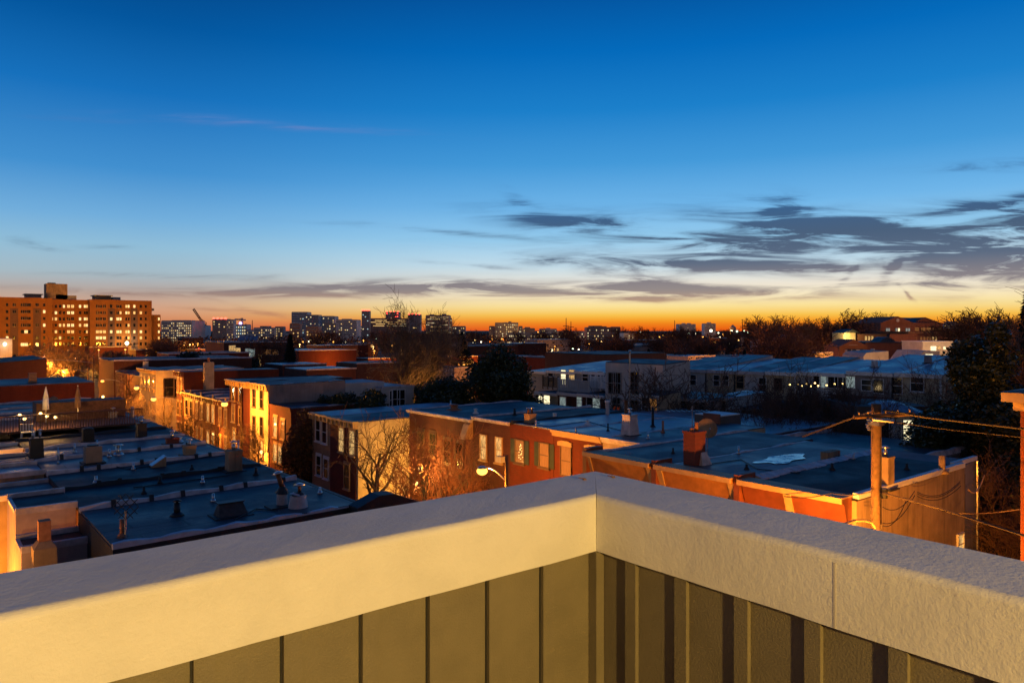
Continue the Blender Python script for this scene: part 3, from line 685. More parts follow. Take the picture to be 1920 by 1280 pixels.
# water left standing on the blue roof
pu, pv, _ = at_z(1468, 860, 8.58)
k = MB(); k.v = [(pu+1.9*math.cos(t_)*(1+.16*math.sin(3*t_)+.10*math.sin(5*t_+1)+.04*math.sin(9*t_)), pv+.8*math.sin(t_)*(1+.22*math.sin(2*t_+1)+.12*math.sin(5*t_)+.04*math.sin(9*t_)), 8.577) for t_ in [i*2*math.pi/84 for i in range(84)]]; k.v += [(x, y, 8.590) for x, y, z in k.v]
k.f = [tuple(range(84, 168)), tuple(range(83, -1, -1))] + [(i, (i+1) % 84, 84+(i+1) % 84, 84+i) for i in range(84)]
pm, pnt, pb, pg = base_mat('standing water'); pb.inputs['Base Color'].default_value = (.25, .3, .35, 1); pn = pg.noise(pg.n('ShaderNodeTexCoord').outputs['Object'], 1.6, 5, .65); pnt.links.new(pg.ss(pn, .42, .62, .05, .42), pb.inputs['Roughness']); pb.inputs['Metallic'].default_value = .85
o = k.build('puddle', pm); tag(o, 'bright rain puddle lying on the blue roof left of the pole', 'puddle')
MB().box(pu+1.4, pv-1.6, 8.57, pu+2.6, pv-1.2, 8.95).build('roof_hatch', stucco_tan, a2)
# roof fittings
u, v, z, Y, th = spot(1302, 870, 8.5)
k = MB(); k.box(u-.4, v-.34, z-.1, u+.4, v+.34, z+1.5); k.box(u-.44, v-.38, z+1.501, u+.44, v+.38, z+1.6); c = k.build('chimney', brick_chim, a3)
k = MB(); k.hexa([(u-.1, v-.55, z-.1), (u+.7, v-.55, z-.1), (u+.7, v+.34, z-.1), (u-.1, v+.34, z-.1), (u+.05, v-.37, z+.6), (u+.44, v-.37, z+.6), (u+.44, v+.3, z+.5), (u+.05, v+.3, z+.5)]); k.build('flashing', coat, c)
for o_ in (-.2, .15): MB().tube((u+o_, v, z+1.6), (u+o_, v, z+1.75+.25*(o_ > 0)), .1, .09, 10).build('flue', terracotta, c, True)
dish(1326, 803, .52, 'large tan satellite dish beside the red brick chimney', 38.2, None, 8.6)
# ---------------------------------------------------------------- set-back brick trio
b2 = rowhouse('brick house with two arched cream lintels, left of the parapet corner', 32, 44, 30.8, 35.2, 8.5, brick_red, roof_blue, 8.45, ridge=coat, rh=.12, near=False, cornice=trim_cream, cdep=.3, ch=.3, group='set back brick row houses behind the street lamp')
b1 = rowhouse('house partly hidden behind the projecting trio, only its cream cornice showing', 32, 44, 27.42, 30.8, 8.5, stucco_cream, roof_silver, 8.45, ridge=coat, rh=.1, near=False, cornice=coat, cdep=.25, ch=.22, group='set back brick row houses behind the street lamp')
b3 = rowhouse('brick house with shuttered windows and a small lit tree inside', 32, 44, 35.2, 39.65, 8.5, brick_red, roof_blue, 8.45, ridge=coat_dark, rh=.2, near=False, group='set back brick row houses behind the street lamp')
b4 = rowhouse('brick house behind the bright street lamp with two narrow lit windows', 32, 44, 39.65, 44, 8.5, brick_dark, roof_dark, 8.45, ridge=coat, rh=.2, near=False, cornice=coat, cdep=.2, ch=.14, group='set back brick row houses behind the street lamp')
def fw(th, u, L, gm=g_dark, fm=trim_white, style='sl'):
    for (px, py, w_, h_, *r) in L:
        v, Y = at_u(px, u); window(th, '-u', u, v, zof(py, Y), w_, h_, r[0] if r else gm, fm, style if len(r) < 2 else r[1])
fw(b2, 32, [(1062, 864, .9, 1.8, g_dim), (1108, 872, .9, 1.8, g_dim)], fm=trim_brown, style='')
for px, py in ((1059, 832), (1110, 840)):
    v, Y = at_u(px, 31.95); k = MB(); z0 = zof(py, Y); k.prism([(v-.65, z0-.14), (v+.65, z0-.14), (v+.65, z0+.1), (v+.3, z0+.2), (v-.3, z0+.2), (v-.65, z0+.1)], 0, 31.9, 31.999); k.build('lintel', trim_cream, b2)
fw(b3, 32, [(975, 846, .9, 1.5, g_dim, 'sh'), (1021, 853, .9, 1.5, g_dim, 'sh')], fm=trim_brown)
fw(b4, 32, [(907, 838, .7, 1.7, g_lit, 's'), (936, 843, .7, 1.7, g_lit, 's')], fm=trim_cream)
v, Y = at_u(938, 31.8); MB().box(31.6, v-.3, zof(866, Y), 32, v+.3, zof(855, Y)).build('window_unit', stucco_white, b4)
v, Y = at_u(976, 31.9)
t = thing('lit_tree_ornament', 'little twinkling indoor tree standing in the shuttered window', 'christmas lights', (31.93, v, 6.2))
for i in range(14):
    z0 = 6.25+1.05*i/14; MB().ball((31.9, v+(1-i/16)*.26*math.sin(i*2.4), z0), .022, 5, 4).build('bulb', e_bulb, t)
d1 = rowhouse('long brick house behind the reddish bare trees, below the white coping line', 32, 44, 44, 53, 8.3, brick_dark, roof_mid, 8.3, ridge=coat, rh=.15, near=False, cornice=coat, cdep=.35, ch=.16)
fw(d1, 32, [(790, 828, .9, 1.7), (812, 833, .9, 1.7), (840, 846, .9, 1.7), (862, 852, .9, 1.7)], fm=trim_brown)
k = MB(); v = 44.15; k.prism([(31.2, 6.95), (31.98, 6.95), (31.98, 8.2), (31.6, 8.0)], 1, v-.2, v+.5); k.build('cornice_end', trim_cream, d1)
chimney(712+40, 778, .7, .8, .7, coat, 1); 
chimney(1181, 815, .95, 1.5, .9, coat, 1, tall=.3, flare=.3); pipe(1174, 800, .13, 1.7, rust_m, .28); pipe(1243, 811, .07, .75, terracotta); pipe(1224, 800, .09, 1.2, black_m, .12)
chimney(994, 793, .9, .75, .8, brick_tan, 2, tall=.35, fm=rust_m, flare=.05); 
chimney(762, 772, .8, .9, .8, coat, 1, tall=.3); pipe(852, 768, .3, .35, terracotta, .45); pipe(892, 775, .12, .3, trim_white, .2); pipe(1005, 800, .07, .35, metal_m, .1); pipe(965, 778, .1, .4, black_m, .16); pipe(845, 766, .05, .7, metal_m)
pipe(1102, 795, .12, .2, trim_white, .15); pipe(1040, 784, .15, .3, trim_white, .2)
# ---------------------------------------------------------------- corner pair, then rows up the street
c2 = rowhouse('corner brick house with bracketed cream cornice and lamplit stucco side wall', 27.3, 41, 53, 57.9, 7.63, stucco_cream, roof_mid, 7.7, ridge=coat, rh=.08, farside=False, cornice=trim_cream, cdep=.5, ch=.5)
MB().box(27.22, 53.35, .2, 27.298, 57.88, 7.1).build('brick_front', brick_red, c2)
c1_ = rowhouse('pale house with white arched windows left of the corner brick house', 27.3, 41, 57.9, 61.7, 7.65, brick_tan, roof_blue, 7.7, ridge=None, cornice=trim_cream, cdep=.4, ch=.5)
fw(c2, 27.22, [(641, 824, .9, 1.9, g_lit), (661, 830, .9, 1.9, g_lit), (651, 893, .9, 1.9)], fm=trim_cream)
fw(c1_, 27.3, [(597, 806, .9, 1.8), (609, 810, .9, 1.8), (598, 872, .9, 1.6), (612, 878, .9, 1.6)], fm=trim_white)
k = MB()
e1 = rowhouse('lower brick house with two lit windows beside the tall yellow house', 27.3, 36, 66.4, 71.75, 7.6, brick_red, roof_mid, 7.6, ridge=coat, rh=.1, farside=False, cornice=brick_red, cdep=.12, ch=.3)
fw(e1, 27.3, [(517, 800, .9, 1.9, g_lit), (531, 805, .9, 1.7, g_dim), (517, 848, .9, 1.6, g_lit), (526, 852, .9, 1.6, g_lit)], fm=trim_cream)
f1 = rowhouse('tall three storey yellow house with long grey side wall', 27.3, 35.5, 71.8, 77, 9.45, stucco_grey, roof_mid, 9.6, ridge=trim_white, rh=.06, farside=False, cornice=trim_cream, cdep=.4, ch=.55)
MB().box(27.2, 71.85, .2, 27.298, 76.95, 8.85).build('yellow_front', stucco_cream, f1)
MB().box(35.51, 71.9, 0, 40.2, 77, 9.3).build('rear_wing', stucco_white, f1)
fw(f1, 27.2, [(477, 745, .7, 1.8), (491, 748, .7, 1.8), (477, 797, .7, 1.8), (491, 799, .7, 1.8), (477, 838, .7, 1.7), (497-5, 842, .7, 1.7, g_lit)], fm=trim_brown, style='s')
chimney(512, 710, .9, 1.1, .9, stucco_white, 1, tall=.35, z=9.5); chimney(545, 768, .6, .9, .6, terracotta, 1, z=7.6, tall=.25); pipe(563, 709, .05, .6, metal_m, 0, 9.5); pipe(600, 708, .05, .5, metal_m, 0, 9.5)
g1 = rowhouse('three storey brick house with white lintels, left of the yellow house', 27.3, 39, 77.05, 83.7, 9.45, brick_red, roof_mid, 9.4, ridge=brick_dark, rh=.15, cornice=trim_cream, cdep=.6, ch=.6)
fw(g1, 27.3, [(438, 735, .9, 1.8), (451, 738, .9, 1.8), (438, 775, .9, 1.7, g_dim), (451, 780, .9, 1.7), (440, 820, .9, 1.7, g_lit)], fm=trim_cream)
GH = 'two storey houses between the lamplit street trees'
HN = ['low brick house just left of the three storey brick house, behind the bright lamp', 'low brick house with dark cornice, second left of the bright lamp', 'low brick house with tall lit windows, third left of the bright lamp', 'low house with ornate cream cornice and finial next to the slim tall house']
for i in range(4):
    v0 = 83.75+i*4.45; th = rowhouse(HN[i], 27.3, 38, v0, v0+4.45, 6.9, brick_red if i < 3 else brick_tan, roof_mid, 7.0, ridge=coat, rh=.2, cornice=(trim_red, trim_brown, trim_red, trim_cream)[i], cdep=.5, ch=.6, group=GH)
    for zc in (5.0, 1.9):
        for dv in (1.2, 3.1): window(th, '-u', 27.3, v0+dv, zc, .9, 1.8, (g_dark, g_dim, g_lit, g_dim)[(i+int(zc)) % 4], trim_cream, 'sl')
    k = MB(); k.tube((26.9, v0+.1, 7.0), (26.9, v0+.1, 7.5), .14, .05, 6); k.build('finial', trim_cream, th)
i1 = rowhouse('slim tall brick house with dark bracketed cornice, left of the low row', 27.3, 40, 101.6, 105.2, 9.45, brick_red, roof_mid, 9.4, ridge=None, cornice=trim_red, cdep=.5, ch=.6)
for zc in (7.6, 4.6, 1.8): 
    for dv in (1, 2.6): window(i1, '-u', 27.3, 101.6+dv, zc, .8, 1.7, g_dim if zc > 7 else g_dark, trim_cream, 'sl')
uu, _ = at_v(390, 101.5); k = MB(); k.box(uu-.6, 100.9, 6.9, uu+.6, 101.59, 10.7); c = k.build('chimney', stucco_cream, i1); MB().tube((uu, 101.2, 10.7), (uu, 101.2, 11.3), .2).build('flue', terracotta, c)
j1 = rowhouse('pale corner house with two dark windows, strongly lit by two street lamps', 27.3, 40, 116, 126, 9.0, stucco_cream, roof_mid, 9.0, ridge=trim_white, rh=.1, cornice=trim_cream, cdep=.5, ch=.5)
for px, py in ((316, 726), (336, 727)): uu, YY = at_v(px, 116); window(j1, '-v', 116, uu, zof(py, YY), 1.3, 2.6, g_dark, trim_brown, 's')
for zc in (6.9, 3.2):
    for dv in (1.5, 4, 6.5, 8.5): window(j1, '-u', 27.3, 116+dv, zc, .9, 1.8, g_dim, trim_cream, 'sl')
chimney(273, 690, .9, 1.2, .9, stucco_white, 1, z=9.0)
k1 = rowhouse('long brown brick block with pale coping behind the lamplit corner', 27.5, 52, 146, 160, 9.4, brick_dark, roof_mid, 9.4, ridge=coat, rh=.25, name='brick_house')
k2 = rowhouse('brick block lit orange beneath the apartment slab with small square windows', 44, 62, 176, 186, 9.5, brick_red, roof_mid, 9.5, ridge=coat, rh=.25, name='brick_house')
for px in (285, 292, 305, 326): 
    uu, YY = at_v(px, 176); window(k2, '-v', 176, min(61, uu), 7.6, 1.2, 1.7, g_dim, trim_white, 's')
k3 = rowhouse('dark terrace between the lamplit corner and the brown brick block', 27.5, 40, 127, 145, 7.6, brick_dark, roof_dark, 7.6, ridge=coat, rh=.2, name='brick_house')
# house across the side street at left, seen by its long brick side
l1 = rowhouse('long brick house with flat grey roof and thin pale coping, left edge', -10, 15.4, 92, 104, 9.0, brick_red, roof_mid, 9.2, ridge=coat, rh=.06, farside=False, name='brick_house')
chimney(61, 718, 1.0, 1.3, .9, brick_tan, 0, z=9.1, cap=False)
l2 = rowhouse('dark gabled hall with slate coloured roof slope behind the long brick house', -14, 14, 118, 134, 9.0, brick_dark, roof_dark, 11.0, ridge=None, name='hall')
l3 = rowhouse('dark brick block at the left edge below the apartment slab', -26, 6, 145, 156, 12.0, brick_dark, roof_dark, 12.0, ridge=None, name='brick_house')
# white parapet house at far left with its floodlight
uu, YY = at_v(10, 176); l4 = rowhouse('pale grey plant room at the left edge lit by one white lamp', uu-9, at_v(23, 176)[0], 176, 184, 15-YY*17/1380, stucco_white, roof_mid, ridge=None, name='plant_room')

chimney(1660, 915, .8, 1.55, .7, stucco_tan, 1, tall=.35, flare=0); pipe(1766, 885, .14, .75, stucco_tan)
# ---------------------------------------------------------------- rear facades right of centre
GR = 'rear facades of the blue roofed row'
xs = [33.0-4.4*0, 29.0]
LN = ['rightmost blue roofed rear house with one white framed window beside the evergreen', 'blue roofed rear house with a narrow window and dark deck fence, second from the evergreen', 'blue roofed rear house with wide white glazed porch behind the string lights',
      'blue roofed rear house with white eave left of the string lights', 'grey rear house with one boarded window, fourth left of the glazed porch', 'pink lit rear house with black downpipe and brown door', 'rear house with small upper windows behind the bare yard tree', 'leftmost blue roofed rear house beside the tall pale stucco house']
LV = [29.3, 33.9, 38.9, 44.6, 48.6, 52.6, 56.8, 61.2, 66.0]
LZ = [10.5, 10.45, 10.15, 10.0, 9.9, 9.85, 9.8, 9.8]
LW = [stucco_tan, siding_grey, siding_grey, stucco_tan, stucco_grey, stucco_white, stucco_grey, stucco_grey]
rears = []
for i in range(8):
    v0, v1 = LV[i], LV[i+1]
    th = rowhouse(LN[i], 78, 93, v0, v1, LZ[i], (stucco_cream, stucco_grey, stucco_white, stucco_cream, stucco_white, stucco_cream, stucco_white, stucco_white)[i], (roof_blue, roof_blue, roof_blue, roof_silver, roof_silver, roof_blue, roof_silver, roof_silver)[i], LZ[i]+1.3+.28*math.sin(i*2.3), ridge=trim_white if i < 4 else coat, rh=.1, near=False, group=GR)
    MB().box(77.75, v0+.05, LZ[i]-.30, 77.999, v1-.05, LZ[i]+.1).build('eave', trim_white if i < 4 else coat, th)
    k = MB(); k.tube((77.85, v0+.15, 0), (77.85, v0+.15, LZ[i]+.1), .09); k.build('downspout', trim_white if i in (0, 3) else black_m, th)
    rears.append(th)
fw(rears[0], 78, [(1720, 718, 1.2, 1.6)], fm=trim_white, style='s'); fw(rears[1], 78, [(1682, 723, 1.0, 1.6), (1647, 724, 1.0, 1.4, g_dark, 'f'), (1625, 722, 1.0, 1.1)], fm=trim_white, style='')
fw(rears[2], 78, [(1532, 715, .8, 1.2, g_dark, 'f'), (1545, 716, .9, 1.2, g_blue, 'f'), (1561, 716, 1.2, 1.3, g_dark, 'f'), (1576, 716, 1.2, 1.3, g_dark, 'f'), (1592, 716, 1.3, 1.2, g_blue, 'f')], fm=trim_white, style='')
fw(rears[3], 78, [(1459, 720, .9, 1.3)], fm=trim_brown, style=''); fw(rears[4], 78, [(1430, 721, .9, 1.6)], fm=trim_white, style='')
fw(rears[5], 78, [(1388, 716, 1.0, 1.5)], fm=trim_cream, style=''); fw(rears[6], 78, [(1344, 713, .9, 1.3), (1361, 713, .8, 1.2)], fm=trim_white, style=''); fw(rears[7], 78, [(1300, 712, .9, 1.3), (1268, 712, .9, 1.3)], fm=trim_white, style='')
for px, py, w_, h_, m_ in ((1740, 688, .8, .9, stucco_grey), (1640, 684, .7, .8, stucco_white), (1553, 690, .9, .9, trim_white), (1408, 690, 1.0, 1.1, stucco_grey), (1700, 700, .3, .9, metal_m)):
    chimney(px, py, w_, h_, w_, m_, 0, z=11.0, cap=False)
for px, py in ((1689, 696), (1705, 690), (1480, 694), (1560, 696)): pipe(px, py, .12, .9, metal_m, 0, 10.8)
# deck fences in front of the rears
def slat_fence(name, label, cat, u, v0, v1, z0, z1, m, ax='u'):
    t = thing(name, label, cat, (u, (v0+v1)/2, z0)); k = MB(); n = int(abs(v1-v0)/.17)
    for i in range(n):
        a = v0+(v1-v0)*i/n
        k.box(u-.02, a, z0+.1, u+.02, a+.14, z1) if ax == 'u' else k.box(a, u-.02, z0+.1, a+.14, u+.02, z1)
    k.build('slats', m, t); k = MB()
    n = max(2, int(abs(v1-v0)/2))
    for i in range(n+1):
        k = MB(); a = v0+(v1-v0)*i/n; k.box(u+.021, a-.05, 0, u+.12, a+.05, z1+.08) if ax == 'u' else k.box(a-.05, u+.021, 0, a+.05, u+.12, z1+.08)
        k.build('post', m, t)
    return t
slat_fence('deck_fence', 'dark brown deck fence below the right windows of the blue roofed row', 'fence', 73.5, 31.6, 38.3, 5.6, 8.4, M('red brown fence', (.10, .03, .022), .7, .2, 3))
slat_fence('deck_fence', 'long dark rear deck fence behind the bare yard tree', 'fence', 72, 50.5, 64, 4.4, 7.6, wood_deck)
# lower wings in the yards
def wing(label, px0, px1, pyt, Y, dep, wall, roof, cat='house', name='rear_wing_house', eave=None, zb=0):
    s = (px0+px1)/2; u, v = wp(s, Y); u1_, v1_ = None, None
    va, _ = at_u(px0, u); vb, _ = at_u(px1, u); z = zof(pyt, Y)
    th = rowhouse(label, u, u+dep, min(va, vb), max(va, vb), z, wall, roof, z+.25, ridge=None, name=name, zb=zb, cat=cat)
    if eave: MB().box(u-.18, min(va, vb), z-.2, u-.001, max(va, vb), z+.09).build('eave', eave, th)
    return th, u
th, u = wing('tall pale stucco rear house with paired dark windows behind the thin white pole', 1135, 1243, 682, 70, 4, stucco_white, roof_dark)
fw(th, u, [(1148, 718, .9, 2.0), (1158, 718, .9, 2.0), (1190, 718, .9, 2.0), (1157, 757, .9, 1.2), (1190, 765, .9, 1.5)], fm=siding_grey, style='m')
v, Y = at_u(1157, u-.02); t = None
window(th, '-u', u, v, zof(771, Y), .9, .9, GLASS('red lit window glass', (.1, .02, .01), (1, .12, .03), .5, .8), trim_brown, '')
th, u = wing('low rear wing with three white framed windows right of the stucco house', 1200, 1236, 742, 65, 3, stucco_cream, roof_mid, eave=trim_white)
fw(th, u, [(1211, 762, .8, 1.6), (1226, 762, .8, 1.6, g_dim)], fm=trim_white, style='')
th, u = wing('rosy brick rear wing behind the bare yard tree', 1250, 1328, 748, 66, 4, pinkw, roof_mid, eave=stucco_white)
fw(th, u, [(1262, 768, .8, 1.5), (1285, 768, .8, 1.5), (1312, 768, .9, 1.5)], fm=trim_brown, style='')
th, u = wing('pale rear wing with blue roof just left of the brown roof hut', 1328, 1366, 746, 66, 6, stucco_white, roof_blue, eave=stucco_white)
fw(th, u, [(1338, 768, .7, 1.4), (1352, 768, .8, 1.4)], fm=trim_brown, style='')
th, u = wing('dark rear wing with sagging pale roof in the scrub', 1390, 1470, 768, 64, 6, siding_dark, roof_dark, eave=stucco_grey)
th, u = wing('dark rear wing between scrub and utility pole', 1560, 1640, 776, 62, 6, siding_dark, roof_dark)
fw(th, u, [(1567, 800, .8, 1.8, g_lit)], fm=trim_brown, style='n')
# bay window house right of the pole
bu, bv = wp(1702, 54); bz = zof(772, 54)
th = thing('bay_house', 'rear house with white three sided bay and lit window right of the utility pole', 'house', (bu, bv, 0))
HB = Vector((CA, -SA, 0)); DB = Vector((SA, CA, 0)); O = Vector((bu, bv, 0))
def P3(a, d, z): q = O+HB*a+DB*d; return (q.x, q.y, z)
def polyprism(pts, z0, z1, name, m, par):
    k = MB(); n = len(pts); k.v = [P3(a, d, z0) for a, d in pts]+[P3(a, d, z1) for a, d in pts]
    k.f = [tuple(range(n-1, -1, -1)), tuple(range(n, 2*n))]+[(i, (i+1) % n, n+(i+1) % n, n+i) for i in range(n)]
    return k.build(name, m, par)
bay = [(-1.7, 1.4), (-.9, 0), (.8, 0), (1.7, 1.4), (1.7, 4), (-1.7, 4)]
polyprism([(-2.8, 1.9), (2.8, 1.9), (2.8, 8), (-2.8, 8)], 0, bz+.2, 'wall', siding_dark, th)
by = polyprism(bay, 4, bz-.35, 'bay', trim_white, th)
polyprism([(a*1.12, d-.18) for a, d in bay], bz-.349, bz-.12, 'bay_eave', trim_white, th)
k = MB(); n = len(bay); k.v = [P3(a*1.14, d-.22, bz-.119) for a, d in bay]+[P3(a*.35, 1.6+d*.5, bz+.5) for a, d in bay]
k.f = [tuple(range(n-1, -1, -1)), tuple(range(n, 2*n))]+[(i, (i+1) % n, n+(i+1) % n, n+i) for i in range(n)]; k.build('bay_roof', roof_blue, th)
f_, s_, l_ = win_meshes(.7, 1.6, trim_white, '')
for a, d, rz, gm in ((-.02, -.02, 0, g_white), (1.27, .70, 57, g_dark), (-1.32, .70, -60, g_dark)):
    q = P3(a, d, bz-1.4); L = th.location
    o = put('window', pane_mesh(.7, 1.6, gm), th, (q[0]-L[0], q[1]-L[1], q[2]), -ANG+math.radians(rz)); put('frame', f_, o)
# group of rear bays and decks left of the stucco house
GB = 'rear houses with decks right of the big evergreen'
def rearu(label, px0, px1, pyt, u, dep, wall, roof, zr=.9, eave=trim_white):
    va, Ya = at_u(px0, u); vb, Yb = at_u(px1, u); z = zof(pyt, (Ya+Yb)/2)
    th = rowhouse(label, u, u+dep, min(va, vb), max(va, vb), z, wall, roof, z+zr, ridge=None, group=GB)
    if eave: MB().box(u-.2, min(va, vb)+.01, z-.22, u-.001, max(va, vb)-.01, z+.09).build('eave', eave, th)
    return th, va, vb, z
U1 = 60
a_, *_ = rearu('pale grey rear house with silver roof, right of the big evergreen', 990, 1025, 697, U1, 14, siding_grey, roof_blue)
b_, *_ = rearu('rear house with one yellow lit deck window', 1025, 1078, 697, U1, 14, siding_grey, roof_blue); fw(b_, U1, [(1033, 706, .9, 1.3), (1057, 707, .8, 1.7, g_white), (1073, 703, .9, 1.2, g_lit)], style='')
c_, *_ = rearu('rear house with two small dim windows above the white railing', 1078, 1134, 698, U1, 14, siding_grey, roof_blue); fw(c_, U1, [(1098, 707, .9, 1.3), (1113, 707, .8, 1.2), (1126, 707, .8, 1.2)], style='')
U2 = 54
d_, va, vb, zd = rearu('lower rear wing with bright yellow lit bay windows', 1004, 1046, 737, U2, 6, stucco_cream, roof_dark, 0)
fw(d_, U2, [(1014, 754, .7, 1.5, g_white), (1026, 755, 1.0, 1.8, g_white)], style='')
e_, va, vb, ze = rearu('lower brick rear wing with a single white window', 1046, 1083, 738, U2, 6, brick_dark, roof_dark, 0); fw(e_, U2, [(1056, 760, .9, 1.8, g_blue)], style='')
f2, va, vb, zf_ = rearu('lower brick rear wing with a wide twin window', 1083, 1134, 741, U2, 6, brick_dark, roof_dark, 0); fw(f2, U2, [(1087, 756, .7, 1.3, g_blue), (1106, 760, .8, 1.9), (1119, 760, 1.0, 1.9, g_blue)], style='')
def railing(label, px0, px1, py0, u, h, m, group='deck railings'):
    va, Ya = at_u(px0, u); vb, Yb = at_u(px1, u); z = zof(py0, (Ya+Yb)/2); a, b = min(va, vb), max(va, vb)
    t = thing('deck_railing', label, 'railing', (u, (a+b)/2, z), group=group)
    k = MB(); n = int((b-a)/.13)
    for i in range(n): y = a+(b-a)*i/n; k.box(u-.015, y, z+.08, u+.015, y+.075, z+h-.06)
    k.build('balusters', m, t); MB().box(u-.05, a, z+h-.059, u+.05, b, z+h+.02).box(u-.04, a, z-.02, u+.04, b, z+.079).build('rail', m, t)
    for i in range(4): y = a+(b-a)*i/3; MB().box(u-.07, y-.06, z-.3, u+.07, y+.06, z+h+.15).build('post', m, t)
    n2 = 14
    for q in ((a, b) if m is stucco_white else ()):
        k = MB()
        for i in range(n2): k.box(u+.1+i*.2, q-.015, z+.08, u+.19+i*.2, q+.015, z+h)
        k.build('side_rail', m, t)
    MB().box(u-.05, a, z-.18, u+3.4, b, z-.03).build('deck', siding_grey, t); return t
railing('white boarded deck railing above the twin window wing', 1047, 1104, 733, 55.5, 1.2, stucco_white); railing('white railing with tall posts beside the stucco house', 1107, 1136, 727, 57, 1.2, trim_white); railing('black deck railing right of the big evergreen', 1018, 1046, 725, 57, 1.1, black_m)
k = MB()
u, v = wp(1181, 66); t = thing('flag_pole', 'tall thin white pole in front of the pale stucco house', 'pole', (u, v, 0)); MB().tube((u, v, 0), (u, v, zof(658, 66)), .09, .07).build('shaft', metal_m, t); MB().ball((u, v, zof(658, 66)), .12).build('finial', metal_m, t)
u, v = wp(1139, 56); t = thing('soil_stack', 'white capped vent stack left of the lit red window', 'vent pipe', (u, v, 0)); MB().tube((u, v, 0), (u, v, zof(754, 56)), .16).build('pipe', metal_m, t); MB().tube((u, v, zof(754, 56)), (u, v, zof(752, 56)+.06), .2).build('cap', trim_white, t)
# brown roof hut and aerials on the projecting rows
hu, hv = wp(1346, 52); hz0 = 8.4
h_ = rowhouse('brown hut with pale flat lid standing on the roofs right of the red chimney', hu-1.1, hu+1.3, hv-1, hv+1.2, zof(780, 51), siding_dark, trim_white, name='roof_hut', cat='hut', ridge=None)
MB().box(hu-1.16, hv-1.0, 8.3, hu-1.101, hv+.4, 9.2).build('door', trim_red, h_)
b5 = rowhouse('rear extension with blue roof between the brown hut and the red chimney', 44.1, 54, 27.5, 44, 7.9, brick_dark, roof_blue, 7.9, ridge=None, name='rear_wing_house')
b6 = rowhouse('dark flat roofed extension behind the rain puddle roof', 41.6, 52, 17.5, 27.3, 7.7, siding_dark, roof_mid, 7.5, ridge=coat, rh=.3, name='rear_wing_house')
u, v = wp(1298, 46); t = thing('television_aerial', 'television aerial with long crossbar above the red brick chimney', 'antenna', (u, v, 8.5)); zt = zof(770, 46)
MB().tube((u, v, 8.4), (u, v, zt+.3), .025).build('mast', metal_m, t)
k = MB(); X = Vector((CA, -SA, 0)); D_ = Vector((SA, CA, 0)); c = Vector((u, v, zt)); k.tube(tuple(c-X*1.6), tuple(c+X*1.1), .018)
for i in range(9): q = c-X*1.5+X*(i*.31); k.tube(tuple(q-D_*.5), tuple(q+D_*.5), .01, .01, 4)
k.build('elements', metal_m, t)
# ---------------------------------------------------------------- string lights over the rear deck
t = thing('string_lights', 'warm string lights over the rear deck in front of the glazed porch', 'string lights', (66, 41, 8))
SL = [(1481, 721), (1497, 720), (1503, 723), (1512, 719), (1521, 724), (1528, 718), (1534, 723), (1550, 722), (1565, 720), (1580, 719)]
pts = []; k = MB()
for px, py in SL:
    u, v = wp(px, 72); z = zof(py, 72); pts.append((u, v, z+.1)); MB().ball((u, v, z), .085, 7, 5).build('bulb', e_bulb, t)
k.path(pts, .012, 4).build('wire', black_m, t); plight(t, (0, 0, .0), 60, (1, .7, .3), .3)
# ---------------------------------------------------------------- utility pole, crossarms and wires
pu_, pv_ = wp(1643, 26); zt = zof(757, 26)
t = thing('utility_pole', 'tall weathered wooden utility pole beside the stained end house', 'utility pole', (pu_, pv_, 0))
k = MB(); n = 20
for i in range(n):
    a = i*zt/n; k.tube((pu_, pv_, a), (pu_, pv_, a+zt/n), .185-.02*i/n, .185-.02*(i+1)/n, 14, caps=(i in (0, n-1)))
k.build('shaft', wood_m, t, True)
MB().box(pu_-.2, pv_-.2, zt-.75, pu_+.2, pv_+.2, zt-.6).build('band', metal_m, t)
def dirseg(px0, py0, px1, py1, Y0, Y1=None):
    Y1 = Y1 or Y0; a = wp(px0, Y0); b = wp(px1, Y1); return (a[0], a[1], zof(py0, Y0)), (b[0], b[1], zof(py1, Y1))
a, b = dirseg(1601, 782, 1713, 776, 25.7); 
k = MB(); k.tube(a, b, .075, .075, 6); k.build('crossarm', wood_m, t)
a, b = dirseg(1636, 786, 1675, 790, 25.6); k = MB(); k.tube(a, b, .06, .06, 6); k.build('bracket', metal_m, t)
k = MB()
for (px, py, Y) in ((1610, 781, 25.7), (1627, 780, 25.7), (1660, 778, 25.7), (1683, 777, 25.7), (1705, 776, 25.7)):
    u, v = wp(px, Y); z = zof(py, Y); kk = MB(); kk.tube((u, v, z+.04), (u, v, z+.12), .02, .02, 7); kk.tube((u, v, z+.08), (u, v, z+.17), .04, .03, 8); kk.build('insulator', stucco_tan, t, True)
k = MB(); u, v = wp(1628, 25.6); z = zof(793, 25.6); 
for i in range(5): k.ball((u+.06*math.sin(i*2), v, z+.13-.09*i), .07, 7, 5, .6)
k.build('fuse_cutout', metal_m, t)
k = MB(); k.tube((pu_-.05, pv_-.19, 4), (pu_-.05, pv_-.19, zt-1.2), .02, .02, 5); k.build('ground_wire', cable_m, t)
k = MB(); u, v = wp(1657, 25.8); k.tube((u, v, zof(933, 25.8)), (u, v, zof(915, 25.8)), .13, .13, 10); k.build('junction_can', black_m, t)
